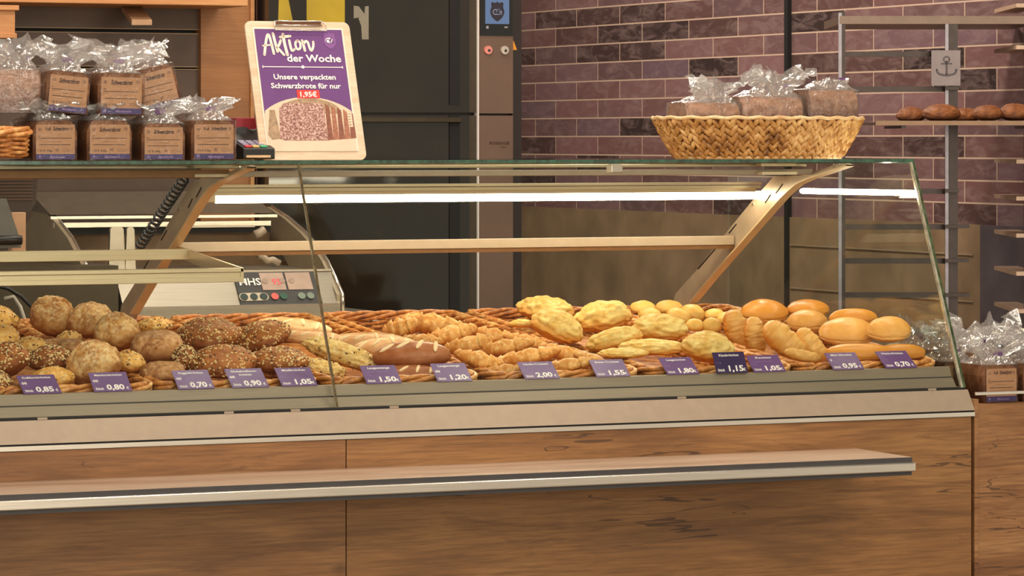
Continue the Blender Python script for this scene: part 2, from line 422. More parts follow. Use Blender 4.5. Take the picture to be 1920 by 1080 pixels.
# back wall at the left: dark slatwall boards, each groove edged with a thin light strip
YB = 2.3
def ZB(py, px=250): return atY(px, py, YB).z
xs0 = atY(-260, 100, YB).x; xs1 = atY(372, 100, YB).x
g = G()
edges = [0.0, ZB(128), ZB(56), 3.0]
zs = [(0.0, ZB(131)), (ZB(123.5), ZB(61)), (ZB(55), 3.0)]
for a, b_ in zs: g.box((xs0, YB, a), (xs1, YB + 0.03, b_))
struct('wall_slatwall', g, M['stone_dark'])
g = G()
for py in (124.5, 129.5, 54.0, 62.0):
    z = ZB(py); g.box((xs0, YB - 0.003, z - 0.0012), (xs1, YB + 0.02, z + 0.0012))
struct('trim_3', g, plain('groove_edge', (150, 124, 92), 0.5))
g = G(); g.box((xs0, YB + 0.03, 0), (xs1, YB + 0.06, 3.0)); struct('trim_4', g, M['blackgap'])
# upright oak board and its dark jamb beside the oven
xw1 = atY(463, 100, YB).x; xe = atY(470, 100, YB).x; xj = atY(478, 100, YB).x; xk = atY(497, 100, YB).x; xl = atY(503, 100, YB).x
g = G(); g.box((xs1, YB - 0.02, 0), (xw1, YB + 0.06, 3.0)); struct('trim_5', g, wood('upright_oak', (134, 88, 48), (160, 108, 62), (176, 122, 74), cracks=False, loc=(1, 7, 3)))
g = G(); g.box((xw1, YB - 0.03, 0), (xe, YB + 0.06, 3.0)); struct('trim_6', g, M['oak_gold'])
g = G(); g.box((xe, YB, 0), (xj, YB + 0.06, 3.0)); struct('trim_7', g, M['blackgap'])
g = G(); g.box((xj, YB - 0.01, 0), (xk, YB + 0.06, 3.0)); struct('trim_8', g, plain('dark_oak_jamb', (104, 62, 44), 0.5))

# ================================================================== WALL SHELF AND CRATE AT THE TOP LEFT
z0 = atY(250, 8, 2.05).z
t = thing('wall_shelf', 'pale oak wall shelf across the top left corner of the dark panels', 'shelf', (xs0, 2.05, z0))
g = G(); g.box((0, 0, 0), (atY(465, 5, 2.05).x - xs0, 0.25, 0.035)); g.build('shelf_board', M['oak_gold'], t, 0.002)
a0 = atY(266, 46, 2.1); L = Vector((xs0, 2.05, z0))
p1, p2 = atY(247, 47, 2.06) - L, atY(285, 47, 2.06) - L
q1 = atY(247, 37, 2.06) - L
g = G(); up = atY(305, 9, 2.06) - atY(285, 38, 2.06)
g.add([p1, p2, p2 + (q1 - p1), q1, q1 + up + Vector((0, .17, 0)), p2 + (q1 - p1) + up + Vector((0, .17, 0)), p1 + up + Vector((0, .17, 0)), p2 + up + Vector((0, .17, 0))],
      [(0, 1, 2, 3), (3, 2, 5, 4), (1, 7, 5, 2), (0, 3, 4, 6), (0, 6, 7, 1), (4, 5, 7, 6)])
g.build('bracket_arm', plain('pale_bracket', (176, 138, 104), 0.5), t)
c0, c1 = atY(-140, 62, 1.9), atY(35, 72, 1.9)
t = thing('wooden_crate', 'golden wooden crate with lipped edges high at the left frame edge', 'crate', (c0.x, 1.9, c1.z))
wd = c1.x - c0.x; hh = atY(35, 10, 1.9).z - c1.z
g = G(); g.box((0, 0.01, 0.012), (wd - 0.006, 0.3, hh - 0.012)); g.build('side_board', M['oak_gold'], t, 0.002)
g = G(); g.box((0, 0, 0), (wd - 0.004, 0.31, 0.013)); g.build('base_rail', M['oak_gold'], t, 0.002)
g = G(); g.box((0, -0.006, hh - 0.013), (wd, 0.31, hh)); g.build('top_rail', M['oak_gold'], t, 0.002)
t = thing('shelf_hook', 'small pale wooden peg end just below the crate', 'hook', atY(-8, 100, 2.2))
g = G(); g.tube([(0, 0.1, 0), (0, 0.0, 0.0), (0.012, -0.02, 0.004)], 0.006, 8); g.build('peg', M['oak_gold'], t)

# ================================================================== OVEN
YO = 2.2
ox = lambda px: atY(px, 100, YO).x
oz = lambda py: atY(930, py, YO).z
X0, XD, XC0, XC1, XS = ox(504), ox(880), ox(897), ox(962), ox(980)
t = thing('deck_oven', 'tall steel bakery oven with dark glass doors and slim control column', 'oven', (X0, YO, 0))
def OB(g, xa, xb, ya, yb, za, zb, mi=0): g.box((xa - X0, ya, za), (xb - X0, yb, zb), mi)
g = G(); OB(g, X0, XS, 0.03, 0.8, 0.05, 2.2); OB(g, XC1, XS, 0.008, 0.03, 0.05, 2.2); g.build('oven_body', plain('oven_shell', (40, 30, 27), 0.4), t)
M['oven_glass'] = plain('dark_oven_glass', (34, 27, 19), 0.06, 0, 0.2, 4, spec=0.45)
M['oven_frame'] = plain('oven_door_frame', (74, 63, 50), 0.35, 0.4, 0.06)
zseam = oz(214)
for za, zb in ((0.12, zseam - 0.004), (zseam + 0.004, 2.2)):
    g = G(); OB(g, X0, XD, 0.0, 0.03, za, zb); d = g.build('oven_door', M['oven_glass'], t)
    g = G(); OB(g, XD - 0.06, XD - 0.03, -0.004, 0.0, za + 0.02, zb); g.build('door_edge', M['blackgap'], d)
    g = G(); OB(g, XD, XC0 - 0.003, 0.004, 0.03, za, zb); g.build('door_frame', M['oven_frame'], d)
g = G(); OB(g, X0, ox(862), -0.02, 0.0, oz(230), oz(220)); g.build('door_rail', plain('dark_rail', (70, 60, 46), 0.3, 0.6), t, 0.002)
g = G(); OB(g, XC0 - 0.004, XC0, -0.004, 0.02, 0.1, 2.2); g.build('column_edge', M['white'], t)
for za, zb in ((0.1, zseam - 0.004), (zseam + 0.002, 2.2)):
    g = G(); OB(g, XC0, XC1, 0.0, 0.03, za, zb); g.build('control_column', plain('column_steel', (116, 92, 78), 0.35, 0.25, 0.05, 8), t)
g = G(); OB(g, XC0 + 0.004, XC1 - 0.002, -0.004, 0.0, oz(67), 2.0); disp = g.build('display', plain('display_glass', (12, 9, 10), 0.1), t)
U, V = Vector((1, 0, 0)), Vector((0, 0, 1))
O = Vector((ox(931) - X0, -0.0045, oz(22)))
g = G(); s_ = ox(951) - ox(906); put_rect(g, -s_ / 2, oz(45) - oz(22), s_ / 2, 0.12, O, U, V)
g.build('screen', emit('screen_blue', (118, 138, 172), 0.75), disp)
g = G(); put_emblem(g, 0, 0.0, 0.046, O, U, V, 0, 1); g.build('emblem', [plain('emblem_dark', (40, 34, 50), 0.5), plain('emblem_light', (120, 130, 160), 0.5)], disp)
g = G(); put_rect(g, -s_ * .46, oz(54) - oz(22), -s_ * .36, oz(49) - oz(22), O, U, V); g.build('screen_icon', plain('icon_grey', (150, 146, 150), 0.5), disp); g = G(); put_rect(g, s_ * .3, oz(52.5) - oz(22), s_ * .44, oz(49.5) - oz(22), O, U, V)
g.build('screen_icon', plain('icon_grey', (150, 146, 150), 0.5), disp)
for px, m in ((914, plain('red_ring', (226, 140, 128), 0.4)), (945, plain('silver_ring', (200, 188, 176), 0.3, 0.4))):
    g = G(); g.disc((ox(px) - X0, 0.0, oz(94)), 0.0115, (0, -1, 0), 0.008, 24, 0); k = g.build('knob', m, t, 0.001)
    g = G(); g.disc((ox(px + 1) - X0, -0.008, oz(95)), 0.004, (0, -1, 0), 0.001, 12); g.build('knob_core', M['charcoal'], k)
g = G(); O = Vector((ox(964) - X0, 0.0075, oz(85)))
put_poly(g, [(-0.003, -0.012), (0.012, -0.012), (0.002, 0.013), (-0.003, 0.012)], O, U, V, 0); g.build('warning_sticker', plain('amber_sticker', (226, 150, 40), 0.4), t)
g = G(); O = Vector((ox(918) - X0, -0.0006, oz(271)))
wl = ox(955) - ox(918); put_rect(g, 0, 0, wl * .09, .008, O, U, V, 0, .0004); put_text(g, 'DEBAG', O + U * wl * .13, U, V, 0.011, 0.02, width=wl * .72); put_rect(g, wl * .89, 0, wl * .98, .008, O, U, V, 0, .0004); put_text(g, 'DILA', O + Vector((0.032, 0, -0.009)), U, V, 0.0065, width=0.018)
g.build('lettering', M['ink'], t)
g = G(); O = Vector((ox(524) - X0, -0.0006, oz(60)))
W_ = ox(650) - ox(524); z1 = oz(-40) - oz(60)
put_poly(g, [(-.005, 0), (W_ * .22, 0), (W_ * .13, z1 * .55), (W_ * .05, z1), (0, z1)], O, U, V, 0)
put_poly(g, [(W_ * .40, 0), (W_ * .97, 0), (W_ * .97, z1), (W_ * .40, z1)], O, U, V, 0)
g.build('door_reflection', plain('yellow_reflection', (178, 150, 18), 0.4, 0, 0.15, 4), t)  # yellow reflections in the door glass, painted as flat shapes
g = G(); O = Vector((ox(663) - X0, -0.0006, oz(77)))
w_, h_ = ox(691) - ox(663), oz(15) - oz(77)
put_poly(g, [(0, h_ * .62), (0, h_), (w_ * .35, h_ * .98), (w_ * .72, h_ * .76), (w_ * .75, h_ * .98), (w_, h_), (w_, h_ * .66), (w_ * .5, h_ * .66)], O, U, V)
put_poly(g, [(w_ * .55, 0), (w_, 0), (w_, h_ * .66), (w_ * .28, h_ * .66), (w_ * .5, h_ * .4)], O, U, V)
g.build('letter_reflection', plain('grey_letter', (136, 128, 112), 0.5), t)  # mirrored letter painted flat on the door glass

# ================================================================== TRAY RACK AT THE RIGHT
TR = 10.1
B0 = atT(1575, 232, TR)
Ucam = Vector((math.cos(TH), -math.sin(TH), 0)); Dcam = Vector((math.sin(TH), math.cos(TH), 0))
t = thing('tray_rack', 'tall dark steel tray rack against the purple tile wall', 'rack', (B0.x, B0.y, 0), (0, 0, -TH))
sx = TR / F_PX
rx_ = lambda px: (px - 1575) * sx
rz_ = lambda py: EYE.z + (HOR - py) * sx
M['rack'] = plain('dark_rack_steel', (58, 46, 42), 0.35, 0.5, 0.1)
M['rack_edge'] = plain('rack_edge_steel', (128, 122, 128), 0.3, 0.5, 0.1)
for pa, pb in ((1574, 1585), (1774, 1796), (1922, 1940)):
    g = G(); g.box((rx_(pa), 0, 0.08), (rx_(pb), 0.03, rz_(22 if pa < 1700 else 40)), 0); p = g.build('post', M['rack'], t)
    g = G(); g.box((rx_(pa) - 0.003, -0.004, 0.08), (rx_(pa) + 0.006, 0.0, rz_(24 if pa < 1700 else 40)), 0); g.build('post_edge', M['rack_edge'], p)
g = G(); g.box((rx_(1574), -0.005, rz_(45)), (rx_(1945), 0.5, rz_(30))); g.build('top_frame', plain('rack_top', (120, 98, 82), 0.35, 0.3), t)
for py, pe in ((100, 1745), (166, 1796), (358, 1796), (425, 1815), (489, 1815), (553, 1815), (620, 1815)):
    g = G(); zz = rz_(py); g.box((rx_(1578), 0.03, zz - 0.009), (rx_(1790), 0.045, zz + 0.006)); g.box((rx_(1770), -0.03, zz - 0.004), (rx_(pe), 0.03, zz + 0.006))
    g.build('runner', M['rack'], t)
for py in (90, 12, 303, 372, 441, 512, 582):
    g = G(); zz = rz_(py); g.box((rx_(1900), -0.06, zz - 0.005), (rx_(1945), 0.4, zz + 0.006)); g.build('runner_end', plain('runner_end_steel', (190, 160, 136), 0.4, 0.3), t)
for px in (1660, 1905):
    g = G(); g.box((rx_(px), -0.42, rz_(232) - 0.014), (rx_(px) + .012, 0.03, rz_(232) - 0.0065)); g.build('runner', M['rack'], t)
# tray with dark loaves
tz = rz_(232)
tr = thing('baking_tray', 'flat baking tray on the rack carrying dark crusty loaves', 'tray', B0 + Vector((0, 0, tz - B0.z)), (0, 0, -TH))
g = G(); g.box((rx_(1612), -0.44, -0.004), (rx_(1990), -0.012, 0.002)); g.box((rx_(1612), -0.442, -0.006), (rx_(1990), -0.436, 0.006)); g.build('tray_plate', plain('tray_steel', (118, 92, 72), 0.35, 0.6), tr)
# reflected grey anchor card, built as a solid card by the rack post
sg = thing('anchor_reflection', 'reflected image of a grey anchor card, built as a flat card', 'reflection', B0 + Ucam * rx_(1743) + Dcam * -0.045 + Vector((0, 0, rz_(161) - B0.z)), (0, 0, -TH))
ww, hh = rx_(1797) - rx_(1743), rz_(95) - rz_(161)
g = G(); g.box((0, 0, 0), (ww, 0.003, hh)); g.build('card', plain('mirrored_card_grey', (150, 136, 136), 0.4), sg)
g = G(); O = Vector((ww * .52, -0.0005, 0)); gm = 0.006
put_stroke(g, [(0, hh * .32), (0, hh * .68)], gm, O, U, V); put_stroke(g, [(0.008 * math.cos(a), hh * .74 + 0.008 * math.sin(a)) for a in [k * .7 for k in range(10)]], .004, O, U, V)
put_stroke(g, [(-.014, hh * .62), (.014, hh * .62)], .004, O, U, V)
put_stroke(g, [(-.027, hh * .45), (-.022, hh * .34), (0, hh * .29), (.022, hh * .34), (.027, hh * .45)], gm, O, U, V)
g.build('mirrored_anchor', plain('mirrored_anchor_dark', (92, 80, 86), 0.5), sg)

# ================================================================== BACK WORKTOP AND BREAD SLICER
t = thing('back_worktop', 'steel back worktop under the bread slicer', 'worktop', (-1.7, 1.42, 0))
g = G(); g.box((0, 0, 0.86), (2.15, 0.72, 0.90)); g.build('worktop', M['steel'], t, 0.002)
g = G(); g.box((0.02, 0.03, 0), (2.13, 0.70, 0.86)); g.build('base_unit', M['charcoal'], t)

Xr = atY(642, 575, 1.5).x
SL = Vector((Xr - 0.8, 1.45, 0.90))
sl = thing('bread_slicer', 'steel bread slicing machine with dark button panel behind the glass', 'slicer', SL)
def at_front(px, py, Y=1.5): return atY(px, py, Y) - SL
# body front: sloping control face over an upright plinth
Xl = atY(232, 575, 1.5).x - SL.x; Xrr = Xr - SL.x - 0.006
zA, zB_ = at_front(640, 571).z, at_front(630, 507, 1.56).z
g = G(); yA, yB = 0.05, 0.115
g.prism([(Xl, yA, 0.0), (Xl, yA, zA), (Xl, yB, zB_), (Xl, 0.60, zB_ + 0.004), (Xl, 0.60, 0.0)], (Xrr - Xl, 0, 0)); g.build('body', M['steel'], sl, 0.003)
g = G(); g.box((Xl, yA - 0.002, zA - 0.002), (Xrr, yA + 0.004, zA + 0.004)); g.box((Xl, yB - 0.004, zB_ - 0.001), (Xrr, yB + 0.004, zB_ + 0.004)); g.build('trim_edge', M['alu_bright'], sl)
g = G(); xo = atY(222, 560, 1.5).x - SL.x; g.box((xo - .34, 0.05, 0.0), (xo, 0.5, atY(200, 498, 1.5).z - SL.z)); g.build('drive_housing', plain('olive_dark_housing', (70, 58, 36), 0.4, .2), sl)
V2 = Vector((0, yB - yA, zB_ - zA)).normalized(); fl = math.hypot(yB - yA, zB_ - zA)
def fx(px, py): return atY(px, py, 1.5).x - SL.x
xa, xb = fx(452, 540), fx(605, 540)
O = Vector((xa, yA, zA)); 
g = G(); g.box((0, 0, 0), (xb - xa, 0.002, fl * 0.94)); 
pm = Matrix.Translation(O + Vector((0, -0.002, 0.004))) @ Matrix(((1, 0, 0), (0, V2.z, V2.y), (0, -V2.y, V2.z))).to_4x4()
g.v = [pm @ p for p in g.v]; cp = g.build('control_panel', M['charcoal'], sl)
Op = O + Vector((0, -0.0032, 0.004)); Wp = xb - xa; Hp = fl * 0.94
g = G(); put_rect(g, Wp * .31, Hp * .44, Wp * .60, Hp * .97, Op, U, V2); put_rect(g, Wp * .625, Hp * .44, Wp * .93, Hp * .97, Op, U, V2); g.build('display_plate', plain('display_plate', (176, 150, 134), 0.35, 0.3), cp)
g = G(); put_text(g, 'MHS', Op + U * Wp * .035 + V2 * Hp * .60, U, V2, Hp * .30, 0.02, lift=.0006); g.build('lettering', M['white'], cp)
g = G(); put_text(g, '95', Op + U * Wp * .44 + V2 * Hp * .60, U, V2, Hp * .26, 0.02, lift=.0008); g.build('led_digits', emit('red_digits', (1.0, 0.16, 0.16, 1), 1.2), cp)
g = G(); put_rect(g, Wp * .05, Hp * .12, Wp * .30, Hp * .36, Op, U, V2, lift=.0005)
for xx in (.05, .30): put_poly(g, [(Wp * xx + Hp * .12 * math.cos(k * .5236), Hp * .24 + Hp * .12 * math.sin(k * .5236)) for k in range(12)], Op, U, V2, lift=.0005)
g.build('button_bar', plain('pale_button_bar', (198, 182, 160), 0.4), cp)
for xx, m in ((.055, 'bg'), (.175, 'bg'), (.295, 'bg'), (.43, 'br'), (.54, 'bg2'), (.76, 'bl'), (.87, 'bl')):
    if m not in M: M[m] = plain('button_' + {'bg': 'green', 'br': 'red', 'bg2': 'dark_green', 'bl': 'pale'}[m], {'bg': (30, 52, 44), 'br': (206, 92, 84), 'bg2': (40, 84, 64), 'bl': (120, 132, 118)}[m], 0.35)
    g = G(); g.disc(Op + U * Wp * xx + V2 * Hp * .24 + Vector((0, -.0008, .0003)), Hp * .10, V2.cross(U) * 1.0, -0.0015, 16); b = g.build('button', M[m], cp)
for xx, yy in ((.36, .72), (.57, .72), (.69, .72)):
    g = G(); g.disc(Op + U * Wp * xx + V2 * Hp * yy + Vector((0, -.0006, .0003)), Hp * .08, V2.cross(U), -0.001, 14); g.build('button', plain('tan_button', (156, 130, 114), 0.4), cp)
# curved side plates with a slot, one at each end
M['plate'] = plain('slicer_plate', (150, 134, 110), 0.35, 0.2, 0.06, 12)
def side_plate(X, px_list, name, thick=0.012):
    pts = [atX(px, py, X) for px, py in px_list]
    g = G(); g.prism([p - SL for p in pts], (-thick, 0, 0)); return g.build(name, M['plate'], sl)
outer = [(508, 388), (540, 409), (572, 437), (596, 466), (612, 490), (626, 520), (640, 552), (641, 583)]
inner = [(560, 583), (560, 520), (540, 480), (508, 440), (490, 405)]
XP = Xr
side_plate(XP, outer + inner, 'side_plate')
P_out = [atX(px, py, XP) - SL for px, py in outer]
g = G(); g.tube([p + Vector((0.002, -0.003, 0)) for p in P_out], 0.005, 8); g.build('plate_rim', M['alu_bright'], sl)
sl_pts = [(508, 408), (540, 432), (575, 467), (600, 510)]
g = G(); g.tube([atX(px, py, XP + 0.002) - SL for px, py in sl_pts], 0.006, 8); g.build('plate_slot', M['blackgap'], sl)
g = G(); g.tube([atX(px - 3, py + 5, XP + 0.003) - SL for px, py in sl_pts], 0.0035, 8); g.build('slot_rim', M['alu_bright'], sl)
XQ = atY(160, 500, 1.62).x
lo = [(74, 386), (92, 396), (112, 416), (135, 446), (155, 484), (178, 530)]
g = G(); g.prism([atX(px, py, XQ) - SL for px, py in lo + [(120, 540), (40, 540), (40, 440), (66, 410)]], (-0.012, 0, 0)); g.build('side_plate', M['plate'], sl)
g = G(); g.tube([atX(px, py, XQ + 0.002) - SL for px, py in lo], 0.005, 8); g.build('plate_rim', M['alu_bright'], sl)
ls = [(78, 415), (100, 432), (120, 458), (140, 492), (152, 520)]
g = G(); g.tube([atX(px, py, XQ + 0.002) - SL for px, py in ls], 0.006, 8); g.build('plate_slot', M['blackgap'], sl)
g = G(); g.tube([atX(px - 3, py + 5, XQ + 0.003) - SL for px, py in ls], 0.0035, 8); g.build('slot_rim', M['alu_bright'], sl)
# lid bars between the plates
def barY(g, pa, pb, Y, h, d=0.02, mi=0):
    a, b = atY(*pa, Y) - SL, atY(*pb, Y) - SL
    g.box((a.x, a.y, min(a.z, b.z) - h), (b.x, a.y + d, min(a.z, b.z)), mi)
g = G(); a, b = atY(95, 403, 1.86) - SL, atY(512, 403, 1.86) - SL
g.prism([(a.x, a.y, a.z), (a.x, a.y + .18, a.z + .055), (a.x, a.y + .22, a.z + .01)], (b.x - a.x, 0, 0)); g.build('lid', plain('lid_steel', (112, 100, 86), 0.4, 0.4), sl)
g = G(); barY(g, (95, 402), (520, 402), 1.85, 0.007); barY(g, (100, 414), (508, 414), 1.84, 0.012); g.build('lid_bar', M['alu_bright'], sl)
g = G(); barY(g, (110, 421), (508, 421), 1.86, 0.02); g.build('lid_gap', M['blackgap'], sl)
g = G(); barY(g, (330, 422), (478, 422), 1.78, 0.005); barY(g, (320, 468), (478, 468), 1.7, 0.008); g.build('guide_bar', M['steel'], sl)
g = G(); barY(g, (110, 427), (505, 427), 1.95, 0.22); g.build('hopper_back', plain('hopper_brown', (104, 78, 52), 0.4, 0.3), sl)
for pp in ([(478, 440), (488, 436), (496, 430)], ):
    g = G(); g.tube([atY(px, py, 1.7) - SL for px, py in pp], 0.011, 8); g.build('latch', M['alu'], sl)
g = G(); g.tube([atY(px, py, 1.62) - SL for px, py in ((484, 481), (490, 479), (501, 489), (511, 487), (524, 494))], 0.009, 8); g.build('lever', M['alu'], sl)
for pa in ((207, 232), (238, 252)):
    g = G(); a = atY(pa[0], 465, 1.75) - SL; b = atY(pa[1], 425, 1.75) - SL
    g.prism([(a.x - .004, a.y, a.z - .06), (b.x + .004, a.y, a.z - .06), (b.x, a.y, b.z - .006), (b.x - .006, a.y, b.z), (a.x + .006, a.y, b.z), (a.x, a.y, b.z - .006)], (0, 0.01, 0)); g.build('bread_guide', M['steel'], sl)

# ================================================================== POINT-OF-SALE SCREEN BACK AT THE LEFT
PL = Vector(atY(-60, 330, 1.2)); PL.z = 0
t = thing('till_terminal', 'dark till terminal seen from behind through the counter glass', 'till', (PL.x, 1.2, 0.9))
TL = Vector((PL.x, 1.2, 0.9))
def tp(px, py, Y=1.2): return atY(px, py, Y) - TL
a, b = tp(-60, 398), tp(72, 318)
g = G(); g.prism([(0, 0, b.z), (0, 0, a.z), (b.x - .02, 0, a.z), (b.x - .006, 0, a.z + .02), (b.x, 0, b.z)], (0, 0.06, 0)); g.build('housing', plain('dark_brown_housing', (54, 36, 24), 0.5), t, 0.004)
g = G()
for k in range(9):
    z = b.z - 0.008 - k * 0.0075; g.box((0.06, -0.003, z - 0.002), (b.x - 0.014, 0, z + 0.001))
g.build('louvre_panel', plain('louvre_brown', (84, 54, 34), 0.5), t)
c, d = tp(-60, 466, 1.1), tp(40, 372, 1.1)
e0, e1 = tp(12, 372, 1.1), tp(40, 455, 1.1)
g = G(); g.prism([(0, c.y, c.z), (0, c.y, d.z), (e0.x, c.y, d.z), (e1.x, c.y, e1.z), (e1.x, c.y, c.z)], (0, 0.02, 0)); g.build('customer_display', plain('grey_display_back', (104, 100, 94), 0.4), t, 0.003)
g = G(); q = tp(40, 450, 1.09); g.tube([(0.0, q.y, q.z), (q.x, q.y, q.z)], 0.011, 12); g.build('hinge', M['black'], t)
h1, h2 = tp(22, 460, 1.16), tp(52, 398, 1.16)
h0 = tp(22, 475, 1.16); g = G(); g.box((h1.x + .004, h1.y + .2, -0.0), (h2.x - .01, h1.y + 0.26, h0.z + .02)); g.box((h1.x, h1.y, h0.z - .012), (h2.x, h1.y + .26, h0.z)); g.build('pedestal', M['charcoal'], t)
g = G(); g.box((h1.x, h1.y, h0.z), (h2.x - .004, h1.y + 0.03, h2.z)); g.build('stand', plain('beige_stand', (188, 146, 112), 0.5), t, 0.002)

# ================================================================== DISPLAY COUNTER
XR, XL, XE = 0.957, -0.4744, 1.0944
XW = -1.75
YF = -0.03
ZT0, ZT1 = 1.2946, 1.3018           # underside / top of the glass top
SILL_Z, SILL_Y = 0.842, 0.045
ct = thing('display_counter', 'glass bakery display counter with oak front and lit tube', 'counter', (0, 0, 0))
xs = atY(649, 900, YF).x
zp = 0.742
g = G(); g.box((XW, YF, 0.1), (xs - 0.0012, 0.02, zp - .006)); g.build('front_panel', M['oak_left'], ct)
g = G(); g.box((xs + 0.0012, YF, 0.1), (XE, 0.02, zp - .006)); g.build('front_panel', M['oak'], ct)
g = G(); g.box((XE - 0.02, 0.02, 0.1), (XE, 1.17, 0.80)); g.build('end_panel', M['oak_side'], ct)
g = G(); g.box((XW, 1.15, 0.0), (XE, 1.17, 0.86)); g.build('rear_panel', M['charcoal'], ct)
g = G(); g.box((XW, 0.05, 0.0), (XE, 0.10, 0.1)); g.build('plinth', M['charcoal'], ct)
# fascia rail: flares slightly outwards, black joint and bright strip under it
g = G(); g.prism([(XW, -0.006, 0.794), (XW, YF - 0.006, 0.7505), (XW, YF + 0.01, 0.7505), (XW, 0.03, 0.794)], (XE + 0.006 - XW, 0, 0)); g.build('fascia_rail', M['alu'], ct)
g = G(); g.box((XW, YF - 0.002, 0.7465), (XE + 0.003, 0.0, 0.7505)); g.build('fascia_joint', M['blackgap'], ct)
g = G(); g.box((XW, YF - 0.006, 0.7375), (XE + 0.006, 0.0, 0.7465)); g.build('fascia_strip', M['alu_bright'], ct)
g = G(); g.box((XW, -0.004, 0.794), (XE, 0.02, 0.7985)); g.build('glass_channel', M['blackgap'], ct)
for px in (70, 420, 545, 730, 1270, 1740):
    p = atY(px, 770, -0.004); g = G(); g.box((p.x, -0.006, 0.7945), (p.x + 0.02, 0.0, 0.799)); g.build('glass_pad', M['alu'], ct)
# inner sill that carries the price cards
g = G(); g.prism([(XW, 0.012, 0.799), (XW, 0.030, 0.820), (XW, 0.033, 0.8205), (XW, 0.042, SILL_Z), (XW, 0.062, SILL_Z), (XW, 0.062, 0.799)], (XE - 0.012 - XW, 0, 0)); g.build('sill', M['sill'], ct)
g = G(); g.box((XW, 0.0285, 0.8195), (XE - 0.012, 0.033, 0.8215)); g.build('sill_groove', M['dark_edge'], ct)
# deck that slopes up to the back
DA, DB = Vector((0, 0.07, 0.797)), Vector((0, 1.15, 0.862))
def deck_z(y): return DA.z + (y - DA.y) * (DB.z - DA.z) / (DB.y - DA.y)
g = G(); g.prism([(XW, DA.y, DA.z), (XW, DB.y, DB.z), (XW, DB.y, DB.z - 0.02), (XW, DA.y, DA.z - 0.02)], (XE - 0.02 - XW, 0, 0)); g.build('deck', M['steel'], ct)
# glass panes
GB, GT = Vector((0, 0.002, 0.7985)), Vector((0, 0.2225, ZT0))
gd = (GT - GB); gn = Vector((0, gd.z, -gd.y)).normalized() * 0.006
def front_pane(xa, xb):
    g = G(); q = [GB, GT, GT + gn, GB + gn]
    a = [Vector((xa, p.y, p.z)) for p in q]; b = [Vector((xb, p.y, p.z)) for p in q]
    g.add(a + b, [(0, 1, 5, 4), (2, 3, 7, 6)], 0); g.add(a + b, [(1, 2, 6, 5), (0, 4, 7, 3)], 1); g.add(a + b, [(0, 3, 2, 1), (4, 5, 6, 7)], 2)
    return g.build('front_glass', [M['glass'], M['edge'], M['edge_lit']], ct)
xg = atY(633, 765, 0.002).x
front_pane(XW, xg - 0.0022); front_pane(xg + 0.0022, XE - 0.006)
g = G(); a, b = Vector((XE - .003, GB.y, GB.z)), Vector((XE - .003, GT.y, GT.z))
g.prism([a + Vector((-.0028, 0, 0)), a + Vector((.0026, 0, 0)), b + Vector((.0026, 0, 0)), b + Vector((-.0028, 0, 0))], gn); g.build('corner_seal', plain('polished_corner', (222, 214, 190), 0.1, 0.6, 0.2, 50), ct)
g = G(); a, b = Vector((xg, GB.y, GB.z)), Vector((xg, GT.y, GT.z))
g.prism([a + Vector((-.002, 0, 0)), a + Vector((.002, 0, 0)), b + Vector((.002, 0, 0)), b + Vector((-.002, 0, 0))], gn); g.build('glass_seam', M['seam'], ct)
g = G()   # end pane follows the lean of the front glass
E0 = [(XE, GB.y, GB.z), (XE, GT.y, GT.z), (XE, 1.12, GT.z), (XE, 1.12, GB.z)]
E1 = [(x + 0.006, y, z) for x, y, z in E0]
g.add(E0 + E1, [(0, 1, 2, 3), (4, 7, 6, 5)], 0); g.add(E0 + E1, [(0, 4, 5, 1)], 2); g.add(E0 + E1, [(1, 5, 6, 2)], 1); g.add(E0 + E1, [(2, 6, 7, 3), (3, 7, 4, 0)], 0)
g.build('end_glass', [M['glass'], M['edge'], plain('end_edge', (74, 88, 62), 0.12, 0.1, 0.4, 40)], ct)
g = G(); g.add([(XW, .2225, ZT0), (XE + .006, .2225, ZT0), (XE + .006, .76, ZT0), (XW, .76, ZT0), (XW, .2225, ZT1), (XE + .006, .2225, ZT1), (XE + .006, .76, ZT1), (XW, .76, ZT1)],
               [(0, 3, 2, 1), (4, 5, 6, 7)], 0)
g.add(list(g.v), [(0, 1, 5, 4), (1, 2, 6, 5), (2, 3, 7, 6), (3, 0, 4, 7)], 1)
g.build('top_glass', [M['glass_top'], M['edge']], ct)
p = atY(1153, 316, 0.225); g = G(); g.box((p.x - .014, .214, p.z - .010), (p.x + .014, .24, p.z + .009)); g.build('glass_clamp', M['steel'], ct, 0.002)
